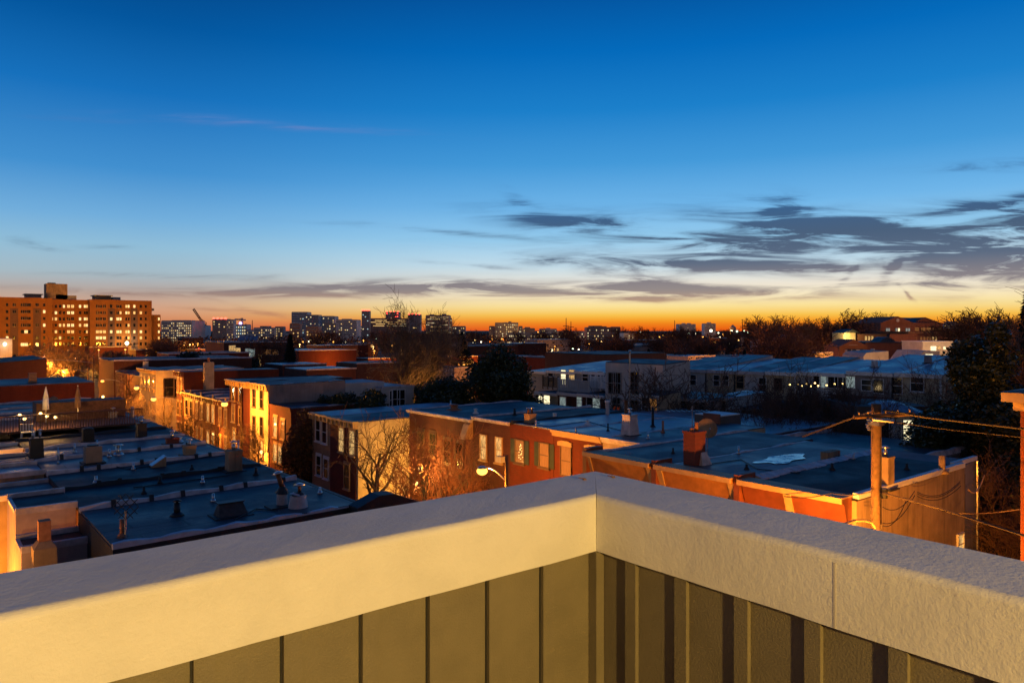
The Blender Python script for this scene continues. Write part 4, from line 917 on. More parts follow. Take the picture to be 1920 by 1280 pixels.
# street light arm on the pole; its head is behind our parapet
k = MB(); pts = []
for px, py in ((1641, 988), (1634, 976), (1621, 969), (1603, 964), (1582, 965), (1562, 972)):
    u, v = wp(px, 25.6-(1643-px)*.02); pts.append((u, v, zof(py, 25.6)))
k.path(pts, .045, 7); 
sl_ = thing('street_lamp', 'street lamp arm bracketed to the wooden utility pole, just above the parapet', 'street lamp', (pts[0][0], pts[0][1], pts[0][2]))
k.build('arm', trim_cream, sl_)
q = pts[-1]; k = MB(); k.ball((q[0]-.25, q[1]+.2, q[2]-.05), .2, 10, 6, .5); k.build('head', metal_m, sl_, True)
MB().ball((q[0]-.25, q[1]+.2, q[2]-.14), .12, 8, 6, .6).build('bulb', e_sod, sl_)
plight(sl_, (q[0]-.45-pts[0][0], q[1]+.1-pts[0][1], 7.6-pts[0][2]), 1900, aim=(1, .25, -.25))
def cable(label, pts, r, m=None, sag=0.0, name='power_cable', grp='overhead cables'):
    t = None; P = []
    for a, b in zip(pts, pts[1:]):
        A = Vector(a); B = Vector(b)
        for i in range(12): 
            f = i/12; P.append(tuple(A.lerp(B, f)-Vector((0, 0, sag*4*f*(1-f)))))
    P.append(pts[-1]); k = MB().path(P, r, 5); o = k.build(name, m or cable_m); tag(o, label, 'cable', grp); return o
def pc(L): return [(*wp(px, Y), zof(py, Y)) for px, py, Y in L]
cable('thick lashed cable sloping from the utility pole down to the right edge', pc([(1650, 922, 25.8), (1760, 952, 23.5), (1935, 1008, 20.5)]), .04)
cable('wrapped cable running right from the top of the utility pole', pc([(1655, 768, 25.8), (1735, 782, 25), (1940, 806, 23)]), .035)
cable('thin upper wire running right from the utility pole', pc([(1670, 790, 25.8), (1760, 803, 25), (1940, 822, 23)]), .014)
cable('cable rising to the utility pole from the left', pc([(1645, 768, 26), (1600, 783, 27), (1505, 818, 30)]), .035)
cable('slack service wire from the cornice to the utility pole', pc([(1636, 920, 25.8), (1560, 924, 27), (1470, 930, 29)]), .018, sag=.1)
for i, (x0, y0, x1, y1) in enumerate(((1655, 950, 1715, 920), (1655, 980, 1715, 928), (1655, 985, 1700, 935), (1720, 925, 1800, 905), (1720, 930, 1802, 910), (1720, 922, 1800, 902), (1815, 917, 1845, 893), (1818, 919, 1846, 890))):
    Y = 27 if i < 3 else 30
    cable(['loose drop wire low on the utility pole, upper one', 'loose drop wire low on the utility pole, middle one', 'loose drop wire low on the utility pole, lowest one', 'drop wire lying against the stained wall, middle one', 'drop wire against the stained wall, lowest one', 'drop wire against the stained wall, topmost one', 'lit wire loop by the downspout corner, lower strand', 'lit wire loop by the downspout corner, upper strand'][i], pc([(x0, y0, Y), (x1, y1, Y+1)]), .015 if i < 6 else .02, coat_dark if i < 6 else trim_cream, .35)
cable('wire passing right from behind the corner downspout', pc([(1795, 962, 33), (1935, 950, 30)]), .02, trim_cream, .1)
# ---------------------------------------------------------------- street lamps
def cobra(label, px, py, u, side=1, power=1500, pole_px=None, grp='orange street lamps along the lamplit street', em=None, col=SOD, hr=.33, wood=False):
    v, Y = at_u(px, u); z = zof(py, Y)
    if pole_px is not None: qv, _ = at_u(pole_px, 27.0); qu = 27.0
    else: qu, qv = (27.0, v-.3) if side > 0 else (15.9, v-.3)
    t = thing('street_lamp', label, 'street lamp', (qu, qv, 0), group=grp)
    MB().tube((qu, qv, .1), (qu, qv, z+1.0), .13, .10, 10).build('pole', wood_m, t, True)
    P = []; 
    for i in range(9):
        f = i/8; P.append((qu+(u-qu)*f, qv+(v-qv)*f, z-.55+.75*math.sin(f*math.pi*.62)))
    P[-1] = (u, v, z+.12)
    MB().path(P, .04, 6).build('arm', metal_m, t)
    MB().ball((u, v, z+.17), hr*.85, 10, 6, .4).build('head', metal_m, t, True)
    MB().ball((u, v, z-.02), hr, 10, 8, .75).build('bulb', em or e_sod, t, True)
    plight(t, (u-qu-.05*side, v-qv-.1, z-.35), power, col); return t
cobra('bright orange street lamp in front of the set back brick houses', 904, 882, 26.2, 1, 1400, 950)
cobra('bright orange street lamp in front of the low brick row, left of the yellow house', 421, 757, 23.8, 1, 1900, 452)
cobra('orange street lamp before the pale corner house, lower right of a pair', 288, 748, 23.6, 1, 1500)
cobra('orange street lamp before the pale corner house, upper left of a pair', 256, 727, 23.6, 1, 1500)
cobra('big orange street lamp over the white shed lights, right of the long brick house', 192, 714, 23.6, 1, 1600, hr=.26)
cobra('orange street lamp behind the roof of the long brick house', 121, 694, 23, 1, 2500, hr=.3)
for i, (px, py) in enumerate(((72, 677), (98, 679), (110, 677))):
    cobra(['leftmost of three distant orange lamps below the apartment slab', 'middle and brightest of three distant orange lamps below the slab', 'rightmost of three distant orange lamps below the slab'][i], px, py, (18, 23, 27.5)[i] if i != 1 else 24, 1, 3500, hr=.33)
# lights at doors and in gardens
def porch(label, px, py, u=None, v=None, Y=None, power=200, col=SOD, r=.14, em=None, off=(-.3, -.3, 0), name='porch_light', cat='light'):
    if u is not None: v, Y = at_u(px, u)
    elif v is not None: u, Y = at_v(px, v)
    else: u, v = wp(px, Y)
    z = zof(py, Y); t = thing(name, label, cat, (u, v, z))
    MB().ball((u, v, z), r, 9, 7, 1.2).build('globe', em or e_bulb, t, True); MB().tube((u, v, z+r*1.1), (u, v, z+r*1.5), r*.5, r*.2).build('cap', black_m, t)
    if power: plight(t, off, power, col, .15)
    return t
porch('bright door light at the foot of the yellow house', 490, 847, u=26.9, power=160)
porch('bright door light under the low brick row, above the near roofs', 400, 813, u=26.6, power=180)
porch('warm light burning inside the reddish street trees', 788, 878, u=30.6, power=650, col=(1, .45, .07))
porch('small gate light at the foot of the reddish street trees', 781, 905, u=27.4, power=160, col=(1, .6, .15), r=.1)
porch('lit window lantern on the lower brick house beside the yellow house', 516, 795, u=26.9, power=25, r=.1)
porch('white security light on the pale plant room at the left edge', 9, 645, v=175.4, power=14, col=(1, .85, .6), r=.3, em=e_white, off=(0, -1.5, 0))
porch('white light cluster beside the long brick house', 193, 744, u=19, power=60, col=(1, .85, .5), r=.16)
t = thing('alley_lamp', 'orange alley lamp hidden below the left roofs', 'street lamp', (.2, 30.5, 0)); MB().tube((.2, 30.5, 0), (.2, 30.5, 4.2), .05).build('pole', metal_m, t); MB().ball((.2, 30.5, 4.3), .15).build('globe', e_sod, t); plight(t, (.5, .3, 4.35), 1300)
t = thing('alley_lamp', 'orange alley lamp farther along the left rear alley', 'street lamp', (-.6, 46, 0)); MB().tube((-.6, 46, 0), (-.6, 46, 6.2), .05).build('pole', metal_m, t); MB().ball((-.6, 46, 6.3), .15).build('globe', e_sod, t); plight(t, (.7, 0, 6.3), 700)
t = thing('street_lamp', 'orange lamp out of sight below the right end of the parapet', 'street lamp', (24, 6.9, 0)); MB().tube((24, 6.9, 0), (24, 6.9, 5.3), .08).build('pole', wood_m, t); MB().ball((24, 6.9, 5.4), .16).build('bulb', e_sod, t); plight(t, (0, .4, 5.5), 1700, aim=(1, .15, .25))
# white wall lit by the alley lamp at lower left
t = thing('alley_lamp', 'orange alley lamp lighting the stucco stack at the lower left', 'street lamp', (.4, 25.8, 0)); MB().tube((.4, 25.8, 0), (.4, 25.8, 7.4), .05).build('pole', metal_m, t); MB().ball((.4, 25.8, 7.5), .13).build('globe', e_sod, t); plight(t, (0, .5, 7.6), 90, (1, .42, .08))  # extra unseen lamp, put here to warm the stucco stack
w_ = rowhouse('lamplit pale wall of the alley house at the lower left corner', -4.5, -1.2, 27, 36, 5.5, stucco_white, roof_mid, ridge=None, name='alley_house')
# ---------------------------------------------------------------- right edge: corner building with heavy cornice
nz = zof(762, 24)
th = thing('corner_building', 'brick building at the right edge under a heavy lit cornice', 'building', (33, 2, 0))
MB().box(27.7, -6, 0, 40, 8.1, nz+.2).build('wall', brick_red, th)
MB().box(27.05, -6, nz+.201, 40, 8.45, zof(733, 24)).build('cornice', trim_cream, th); MB().box(27.5, -6, nz-.1, 40, 8.25, nz+.2-.002).build('moulding', trim_cream, th)
k = MB(); k.hexa([(27.0, -6, zof(733, 24)+.001), (40, -6, zof(733, 24)+.001), (40, 8.5, zof(733, 24)+.001), (27.0, 8.5, zof(733, 24)+.001), (28, -6, zof(725, 24)), (40, -6, zof(725, 24)), (40, 7.6, zof(725, 24)), (28, 7.6, zof(725, 24))]); k.build('roof', roof_mid, th)
for v in (7.7, 5.5):
    k = MB(); prof_ = []
    for i in range(14): a = i/13; prof_.append((27.05+.6*a-.10*math.sin(a*7), nz+.15-1.0*a))
    prof_ += [(27.69, nz-.85), (27.69, nz+.15)]
    k.prism(prof_, 1, v-.12, v+.12); k.build('bracket', trim_cream, th)
# ---------------------------------------------------------------- apartment slab
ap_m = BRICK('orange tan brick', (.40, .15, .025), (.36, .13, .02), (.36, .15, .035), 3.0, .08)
ap_d = BRICK('brown recessed brick', (.19, .10, .06), (.17, .09, .05), (.2, .1, .07), 3.0, .1)
AV = 355.0
def ax(px, v=AV): return at_v(px, v)[0]
def az(py, px, v=AV): return zof(py, at_v(px, v)[1])
ap = thing('apartment_building', 'long orange lit apartment slab with a rooftop tower at the far left', 'apartment building', (50, AV, 0))
ztop = az(559.5, 96)
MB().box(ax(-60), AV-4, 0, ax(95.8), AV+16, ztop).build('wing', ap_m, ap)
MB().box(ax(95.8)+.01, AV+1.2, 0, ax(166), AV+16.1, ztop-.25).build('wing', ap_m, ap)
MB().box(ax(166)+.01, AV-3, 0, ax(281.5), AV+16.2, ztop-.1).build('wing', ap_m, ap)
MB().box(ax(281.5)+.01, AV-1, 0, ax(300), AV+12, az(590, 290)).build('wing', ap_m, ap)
MB().box(ax(281.5)+.02, AV, az(582.5, 290), ax(289), AV+10, az(578, 290)).build('balcony_slab', stucco_grey, ap)
for a, b_, yt, yb, m_, nm in ((88, 128, 532, 559.6, stucco_tan, 'lift_tower'), (50, 79, 552, 559.5, stucco_grey, 'roof_cabin'), (127, 145, 554, 561, stucco_grey, 'plant_box'), (180, 210, 554.5, 561, stucco_tan, 'roof_cabin'), (213, 228, 557, 561, siding_grey, 'plant_box'), (106, 128, 552.5, 560, siding_dark, 'plant_box')):
    c = MB().box(ax(a), AV+2, ztop-.5, ax(b_), AV+9, az(yt, (a+b_)/2, AV+2)).build(nm, m_, ap)
    if nm == 'roof_cabin': MB().box(ax(a)-.5, AV+1.2, az(yt, (a+b_)/2)+.01, ax(b_)+.6, AV+10, az(yt, (a+b_)/2)+.35).build('roof', siding_grey, c)
MB().box(ax(93), AV+4, az(532, 100), ax(107), AV+7, az(529, 100)).build('tank', siding_dark, ap)
XS = 320/1862.0
rowsY = [500+q*220/1280 for q in (432, 502, 569, 638, 709, 775, 842)]
rowsL = [500+q*220/1280 for q in (415, 490, 562, 637, 708, 775, 848)]
cols = [(78, 28, -4), (155, 34, -4), (245, 38, -4), (285, 38, -4), (320, 30, -4), (405, 34, -4), (482, 26, -4), (572, 12, 1.2), (610, 28, 1.2), (655, 26, 1.2), (697, 24, 1.2), (748, 32, 1.2), (792, 32, 1.2), (873, 26, 1.2), (925, 24, 1.2), (948, 20, 1.2),
        (1062, 32, -3), (1100, 32, -3), (1140, 32, -3), (1213, 30, -3), (1285, 32, -3), (1315, 24, -3), (1378, 22, -3), (1403, 24, -3), (1465, 26, -3), (1537, 30, -3), (1590, 22, -3), (1733, 22, -1)]
LIT = {0: [697, 748, 792, 873, 925, 948, 1378, 1403, 1465], 1: [482, 610, 748, 792, 1378, 1403, 1465, 1537, 1315], 2: [610, 873, 925, 948, 1213, 1285, 1315, 572, 1733], 3: [482, 655, 697, 748, 792, 873, 925, 948, 1403, 1733],
       4: [285, 610, 748, 792, 948, 1062, 1100, 1140, 1213, 1285, 1315, 1378, 1403, 1465, 1537, 1733], 5: [78, 1062, 1100, 1140, 1403, 1537, 1733, 655], 6: [78, 285, 245, 405, 482, 572, 655, 697, 1285, 1315, 1537, 1590, 1733, 1100]}
for X in (155, 405, 1213, 1465):
    off = -4 if X < 500 else -3
    u = ax(X*XS, AV+off); MB().box(u-1.35, AV+off-.05, 1, u+1.35, AV+off-.002, az(500+455*220/1280, X*XS)).build('recessed_strip', ap_d, ap)
g_ap = [GLASS('apartment window warm', (.3, .2, .1), (1, .60, .18), 1.3, .45), GLASS('apartment window yellow', (.3, .25, .1), (1, .74, .30), 1.6, .5), g_dark]
nwin = 0; extra = MB()
for r in range(7):
    for (X, wd, off) in cols:
        if X == 1733 and r < 2: continue
        yy = rowsL[r] if X < 560 else rowsY[r]
        v = AV+off; u, Yv = at_v(X*XS, v); z = zof(yy, Yv); wd_ = wd*XS/FL*Yv*.78
        lit = X in LIT[r]
        if X in (155, 405) and not lit and r > 0 and (r+X) % 2: continue
        if X in (245, 285, 320) and r == 5: continue
        gm = g_ap[(r*7+X) % 2] if lit else g_dark
        pl = v-.052 if X in (155, 405, 1213, 1465) else v
        if nwin < 100 or lit and nwin < 130:
            w_ = round(wd_, 1); h_ = 1.2
            o = put('window', pane_mesh(w_, h_, gm), ap, (u-50, pl-AV, z)); nwin += 1
            if w_ > .9: put('frame', cmesh('apf', w_, lambda: MB().box(-w_/2-.08, -.06, -h_/2-.1, w_/2+.08, -.0, -h_/2).box(-.04, -.06, -h_/2+.001, .04, -.031, h_/2).mesh('frame', trim_cream)), o)
        else: extra.box(u-wd_/2, pl-.03, z-.67, u+wd_/2, pl-.001, z+.67)
if extra.v:
    o = extra.build('dark_windows', g_dark, ap); o['kind'] = 'stuff'
for i, (px, py, pw) in enumerate(((20, 652, 30000), (75, 655, 26000), (128, 655, 34000), (185, 655, 30000), (235, 655, 30000), (275, 655, 22000))):
    v = AV-50; u, Y = at_v(px, v); t = thing('street_lamp', '', 'street lamp', (u, v, 0), group='orange lamps at the foot of the apartment slab'); auto(t, 'orange street lamp at slab foot', px)
    MB().tube((u, v, 0), (u, v, 7.4), .12).build('pole', metal_m, t); MB().ball((u, v, 7.6), .35, 8, 6, .6).build('bulb', e_sod, t); plight(t, (0, -.2, 8.3), 5200, (1, .38, .03), .3)
t = thing('floodlight', 'white floodlight glare low on the right part of the apartment slab', 'floodlight', (ax(238, AV-5), AV-5, zof(643, 318))); q = t.location
MB().ball(tuple(q), .8, 8, 6).build('lens', e_white, t); MB().tube((q.x, q.y, 0), (q.x, q.y, q.z-.8), .15).build('pole', metal_m, t); plight(t, (0, -1.2, 0), 2500, (1, .8, .45), .5)
# ---------------------------------------------------------------- skyline
unit = {}
def upane(gm):
    if gm.name not in unit: unit[gm.name] = MB().box(-.5, -.5, -.5, .5, .5, .5).mesh('window', gm)
    return unit[gm.name]
def FAR(name, col, var=.15): return M(name, col, .8, var, .05)
f_dark = FAR('far dark facade', (.40, .35, .32)); f_grey = FAR('far grey facade', (.8, .73, .66)); f_pale = FAR('far pale facade', (.86, .8, .72)); f_brown = FAR('far brown facade', (.42, .24, .17)); f_glass = M('far curtain wall', (.35, .42, .48), .15, .2, .05)
gf_w = E('far white windows', (1, .80, .45), 1.15); gf_y = E('far yellow windows', (1, .62, .22), 1.1); gf_d = E('far faint windows', (1, .72, .36), .5); gf_b = E('far cool windows', (.6, .85, .9), .8)
strips = M('far window band', (.34, .32, .32), .7, .2, .2)
def tower(name, label, x0, x1, yt, Y, m, cat='office building', rows=6, cols=8, dens=.4, gm=(gf_w, gf_y, gf_d), strip=False, steps=(), yaw=0.0, red=False, ww=.45, wh=.5, ybot=None, dep=None, maxw=60, seed=0, bands=True):
    rr = random.Random(seed or int(x0*7+yt)); px = (x0+x1)/2; u, v = wp(px, Y); W = (x1-x0)/FL*Y; zt = zof(yt, Y); dep = dep or min(W, 26)
    t = thing(name, label, cat, (u, v, 0), -ANG+yaw)
    def lb(a, b_, c, d, e, f, nm, mm, par):      # local box
        me = MB().box(a, b_, c, d, e, f).mesh(nm, mm); return put(nm, me, par)
    wl_ = lb(-W/2, 0, 0, W/2, dep, zt, 'wall', m, t)
    lb(-W/2+.3, .3, zt+.01, W/2-.3, dep-.3, zt+.6, 'parapet', f_dark, wl_)
    for (a, b_, y2, mm) in steps:
        ua, ub = (a-px)/FL*Y, (b_-px)/FL*Y; lb(ua, 2.0, zt+.02, ub, min(dep-1, 14), zof(y2, Y), 'roof_block', mm, t)
    zb = zof(ybot or 632, Y); zb = max(3.0, zb); fh = (zt-zb-.8)/rows; cw = (W-1)/cols; n = 0
    if bands:
        k = MB()
        for r in range(rows):
            z = zb+fh*(r+.5); k.box(-W/2+.6, -.14, z-fh*wh*.5, W/2-.6, -.005, z+fh*wh*.5)
        put('glazing', k.mesh('glazing', strips), t)
    for r in range(rows):
        z = zb+fh*(r+.5)
        if strip:
            if rr.random() > dens+.2: continue
            x = -W/2+.6+rr.random()*W*.2
            while x < W/2-2 and n < maxw:
                L = min(W/2-.6-x, W*(.08+.3*rr.random()))
                if rr.random() < .75: put('window', upane(rr.choice(gm)), t, (x+L/2, -.2, z), 0, (L, .1, fh*wh*.8)); n += 1
                x += L+W*.04*rr.random()*2
        else:
            for c in range(cols):
                if rr.random() < dens*1.25 and n < maxw: put('window', upane(rr.choice(gm)), t, (-W/2+.5+cw*(c+.5), -.2, z), 0, (cw*ww, .1, fh*wh*.8)); n += 1
    if red:
        for q in (-.42, -.14, .14, .42):
            put('warning_lamp', upane(e_red), t, (W*q, 1, zt+1.0), 0, (1.6, 1.6, 1.2))
    return t
T = tower
T('office_block', 'white office block with bright window grid, right of the apartment slab', 302, 360, 602, 620, f_pale, rows=9, cols=16, dens=.5, ybot=650, steps=((320, 352, 600, f_grey),), maxw=95)
T('office_block', 'lower glowing office block stepped right of the white office block', 359, 385, 611, 700, f_grey, rows=6, cols=7, dens=.6, ybot=640)
T('tower_block', 'dark tower crowned by a row of red lamps', 398, 424, 599, 640, f_dark, rows=9, cols=5, dens=.14, ybot=650, red=True, gm=(gf_d, gf_y)); T('office_block', 'grey framed tower attached right of the red topped dark tower', 424.5, 438, 600, 640, f_grey, rows=9, cols=4, dens=.3, ybot=650, gm=(gf_d, gf_y))
T('office_block', 'white lit building under the small tower crane', 437, 462, 609, 760, f_pale, rows=5, cols=6, dens=.6, ybot=640, gm=(gf_w, gf_b)); T('office_block', 'grey low block right of the small tower crane', 462, 477, 619, 740, f_grey, rows=3, cols=5, dens=.3, ybot=640)
T('office_block', 'low office with yellow stair strip, middle of the left skyline', 475, 515, 615, 700, f_grey, rows=5, cols=9, dens=.22, ybot=640, steps=((486, 500, 611, f_dark),)); T('office_block', 'dark end block of the low office with yellow strips', 515.3, 531, 613, 705, f_dark, rows=6, cols=3, dens=.6, ybot=640, gm=(gf_d, gf_y))
T('office_block', 'very low grey block left of the twin slab towers', 531, 543, 625, 760, f_grey, rows=2, cols=3, dens=.2, ybot=640)
T('tower_block', 'taller left slab of the pair of dark towers', 546.5, 576, 585.5, 820, f_grey, rows=10, cols=6, dens=.10, ybot=630, gm=(gf_d, gf_b)); T('tower_block', 'right slab of the pair of dark towers', 572, 597.5, 591, 780, f_glass, rows=9, cols=6, dens=.16, ybot=630, gm=(gf_d, gf_b, gf_w))
T('tower_block', 'brown block in front of the taller dark slab', 543, 562, 607, 640, f_brown, rows=5, cols=4, dens=.15, ybot=640, gm=(gf_y,)); T('tower_block', 'brown block in front of the right dark slab', 573, 597, 613, 630, f_brown, rows=5, cols=4, dens=.2, ybot=640, gm=(gf_y,))
T('tower_block', 'tower with bright yellow left edge', 599, 628, 593.5, 800, f_pale, rows=9, cols=6, dens=.22, ybot=630, steps=((605, 622, 592, f_grey),)); T('office_block', 'dark low block before the tower with bright edge', 607, 630, 607, 700, f_dark, rows=6, cols=5, dens=.2, ybot=640)
T('office_block', 'pale rounded office block with one lit upper band', 630, 669, 600, 760, f_pale, rows=7, cols=10, dens=.12, ybot=628, steps=((640, 655, 597.5, f_pale),)); T('office_block', 'small pale annex right of the rounded office block', 669.3, 679, 612, 800, f_pale, rows=3, cols=3, dens=.1, ybot=628)
T('tower_block', 'slender tower with red top', 678, 692.5, 583, 800, f_dark, rows=12, cols=3, dens=.15, ybot=630, red=True, gm=(gf_b, gf_w))
T('office_block', 'long office with three bright lit floors', 692.8, 762, 597.5, 820, f_brown, rows=8, cols=20, dens=.5, strip=True, ybot=626, wh=.35, maxw=70, gm=(gf_y, gf_w, gf_y)); T('tower_block', 'red lit upper block behind the long office', 723, 748, 585.5, 900, f_dark, rows=5, cols=6, dens=.25, ybot=600, red=True, gm=(gf_d, e_red))
T('office_block', 'dark block behind the tall bare tree', 765, 788, 590, 880, f_dark, rows=8, cols=5, dens=.2, ybot=625, strip=True, red=True); T('office_block', 'dark office with bright horizontal floors, right of the tall bare tree', 798, 842, 591.5, 780, f_dark, rows=9, cols=12, dens=.75, strip=True, ybot=625, wh=.4, steps=((805, 812, 589, f_dark), (828, 835, 588, f_dark)), maxw=80); T('office_block', 'narrow dark end of the bright floored office', 842.3, 847.5, 597, 790, f_dark, rows=6, cols=2, dens=.4, ybot=625)
T('office_block', 'low wide block right of the bright floored office', 847.8, 872, 612, 900, f_dark, rows=3, cols=6, dens=.4, ybot=626)
T('office_block', 'stepped block with two white stair towers', 928, 972, 605.5, 800, f_dark, rows=6, cols=11, dens=.35, ybot=632, steps=((953, 959, 602.5, f_dark), (945, 951, 604, f_pale))); T('office_block', 'low left wing of the stepped block', 917, 927.7, 612, 810, f_dark, rows=4, cols=3, dens=.4, ybot=632); T('office_block', 'dark annex right of the stepped block', 972.3, 980, 612, 830, f_dark, rows=3, cols=3, dens=.2, ybot=630)
T('office_block', 'low block with small roof house left of the antenna masts', 980.5, 1003, 616, 850, f_brown, rows=3, cols=7, dens=.2, ybot=630, steps=((984, 994, 613, f_dark),)); T('office_block', 'low twinkling terrace of flats left of the masts', 950, 1045, 625, 600, f_dark, rows=3, cols=30, dens=.4, ybot=645, maxw=45, gm=(gf_w, gf_y, gf_d)); T('office_block', 'pale low building with a domed middle', 1012, 1044, 617, 900, f_grey, rows=2, cols=10, dens=.3, ybot=626, steps=((1024, 1032, 614.5, f_pale),))
T('office_block', 'long low floodlit building under the twin masts', 1046, 1098, 622, 700, f_grey, rows=2, cols=14, dens=.3, ybot=634)
T('hospital_block', 'wide dark block with ragged roof plant, centre right', 1100, 1146, 614.5, 640, f_brown, rows=4, cols=14, dens=.22, ybot=638, steps=((1106, 1112, 610.5, f_brown), (1114, 1129, 610.5, f_brown), (1131, 1138, 611.5, f_brown)), maxw=30); T('hospital_block', 'brown right wing of the wide dark block', 1146.3, 1163.5, 613.5, 640, f_brown, rows=4, cols=6, dens=.15, ybot=638)
T('flats', 'low pale flats with scattered lights right of the wide dark block', 1170, 1226, 625, 560, f_grey, rows=3, cols=16, dens=.15, ybot=640, maxw=16)
T('slab_tower', 'wider pale slab tower against the orange glow', 1274, 1304.5, 608, 1100, f_pale, cat='tower block', rows=8, cols=9, dens=.05, ybot=622, steps=((1282, 1286, 605.6, f_pale), (1292, 1296, 605.6, f_pale)), gm=(gf_d,)); T('slab_tower', 'narrower pale slab tower behind the white starlike lamp', 1321, 1342, 607, 1050, f_pale, cat='tower block', rows=8, cols=6, dens=.05, ybot=622, steps=((1330, 1334, 604, f_pale),), gm=(gf_d,))
T('office_block', 'little lit block with lantern roof right of the gabled school', 1769, 1797, 607, 500, f_grey, rows=3, cols=8, dens=.4, ybot=622, steps=((1787, 1797, 602, f_dark),), maxw=14)
# masts, crane, steeple
def mast(label, px, py, Y, arms=(), base=626):
    u, v = wp(px, Y); zt = zof(py, Y); t = thing('radio_mast', label, 'mast', (u, v, 0)); X = Vector((CA, -SA, 0))
    MB().tube((u, v, 0), (u, v, zt), Y*.0009, Y*.0004, 6).build('shaft', black_m, t)
    if arms:
        k = MB()
        for y_, L in arms: z = zof(y_, Y); k.tube(tuple(Vector((u, v, z))-X*L), tuple(Vector((u, v, z))+X*L), Y*.0004, None, 4)
        k.build('arms', black_m, t)
    return t
mast('left and taller of the twin antenna masts', 1061.5, 596, 700, ((611, 3),)); mast('right and shorter of the twin antenna masts', 1070.5, 602.5, 700, ((613, 3),)); mast('single thin mast left of the wider slab tower', 1265, 600.5, 700); mast('taller mast right of the church steeple', 1392, 598.5, 700, ((612, 2.4),)); mast('shorter mast far right of the church steeple', 1405, 605, 700, ((611, 2),)); mast('slim mast right of the low office with yellow strips', 473, 600, 760); mast('short mast beside the small tower crane', 461, 606, 760)
u, v = wp(1374, 900); t = thing('church_steeple', 'tiny dark church steeple on the horizon between the lamps', 'church', (u, v, 0)); MB().tube((u, v, 0), (u, v, zof(614, 900)), 4, 4, 8).build('tower', f_dark, t); MB().tube((u, v, zof(614, 900)), (u, v, zof(608.5, 900)), 4, .3, 8).build('spire', f_dark, t)
def lattice(k, A, B, w, n, r):
    A = Vector(A); B = Vector(B); d = (B-A); ax_ = d.cross(Vector((SA, CA, 0))).normalized()*w
    k.tube(tuple(A+ax_), tuple(B+ax_), r, r, 4); k.tube(tuple(A-ax_), tuple(B-ax_), r, r, 4)
    for i in range(n):
        a = A+d*(i/n); b_ = A+d*((i+1)/n); s = 1 if i % 2 else -1; k.tube(tuple(a+ax_*s), tuple(b_-ax_*s), r*.7, r*.7, 4)
crane_red = M('crane red paint', (.30, .04, .03), .5, .1, 1)
u, v = wp(386, 800); t = thing('luffing_crane', 'red luffing crane with raised jib above the left skyline', 'crane', (u, v, 0)); a, b = dirseg(385, 612, 362.5, 579, 800)
k = MB(); lattice(k, a, b, .9, 18, .45); k.build('jib', crane_red, t); k = MB(); lattice(k, (u, v, 0), (u, v, zof(612, 800)), 1.2, 14, .5); k.build('tower', crane_red, t)
k = MB(); c_, d__ = dirseg(386, 612, 386.5, 604, 800); k.tube(c_, d__, .8, .5, 5); c_, d2_ = dirseg(386.5, 604, 372, 594, 800); k.tube(c_, d2_, .2, .2, 4); k.build('mast_head', crane_red, t); c_, d__ = dirseg(384, 613, 389, 613, 800); MB().tube(c_, d__, 2.4, 2.4, 6).build('cab', f_pale, t)
u, v = wp(454, 800); t = thing('tower_crane', 'small horizontal tower crane right of the red topped tower', 'crane', (u, v, 0)); a, b = dirseg(440, 598.5, 461, 600, 800); k = MB(); lattice(k, a, b, .5, 10, .35); k.build('jib', f_dark, t); k = MB(); lattice(k, (u, v, 0), (u, v, zof(596, 800)), .7, 16, .4); k.build('tower', f_dark, t)
k = MB(); a, b = dirseg(454, 596, 444, 599, 800); k.tube(a, b, .2, .2, 4); k.build('tie', f_dark, t); c_, _ = dirseg(451, 606, 451, 606, 790); MB().ball(c_, 1.6).build('lamp', E('violet lamp', (.45, .3, 1), 6), t)
# ---------------------------------------------------------------- school and neighbours at right
sm_ = BRICK('school brick', (.27, .10, .06), (.23, .085, .05), (.2, .13, .09), 3.0, .1)
su, sv = wp(1730, 250); sc_ = thing('school_building', 'large brick school with two gables and a blue grey roof', 'school', (su, sv, 0), -ANG)
def LX(px, Y=250, c=1730): return (px-c)/FL*Y
zs = zof(605, 250)
put('wall', MB().box(LX(1651), 0, 0, LX(1768), 22, zs).mesh('wall', sm_), sc_)
put('gable', MB().prism([(LX(1651), zs+.01), (LX(1712), zs+.01), (LX(1683), zof(593, 250)), ], 1, -.3, 22).mesh('gable', sm_), sc_); put('gable', MB().prism([(LX(1716), zs+.01), (LX(1768), zs+.01), (LX(1740), zof(594.5, 250))], 1, 1.5, 21).mesh('gable', sm_), sc_)
put('roof', MB().hexa([(LX(1687), .1, zs+.012), (LX(1742), .1, zs+.012), (LX(1742), 18, zs+.012), (LX(1687), 18, zs+.012), (LX(1687), 6, zof(594, 250)), (LX(1740), 6, zof(595.5, 250)), (LX(1740), 12, zof(595.5, 250)), (LX(1687), 12, zof(594, 250))]).mesh('roof', roof_mid), sc_)
put('string_course', MB().box(LX(1651)-.2, -.3, zof(624, 250), LX(1768)+.2, -.001, zof(622.6, 250)).mesh('string_course', stucco_tan), sc_); put('wing', MB().box(LX(1768)+.02, 1, 0, LX(1792), 20, zof(616, 250)).mesh('wing', sm_), sc_)
put('lower_block', MB().box(LX(1651), -6, 0, LX(1700), -.301, zof(626, 250)).mesh('lower_block', sm_), sc_)
put('oculus', MB().tube((LX(1682), -.5, zof(600.5, 250)), (LX(1682), -.31, zof(600.5, 250)), .55, .55, 12).mesh('oculus', stucco_white), sc_)
def swin(px, py, w_, h_, gm, Y=250, par=None, c=1730, y0=-.05):
    put('window', pane_mesh(w_, h_, gm), par or sc_, (LX(px, Y, c), y0, zof(py, Y)))
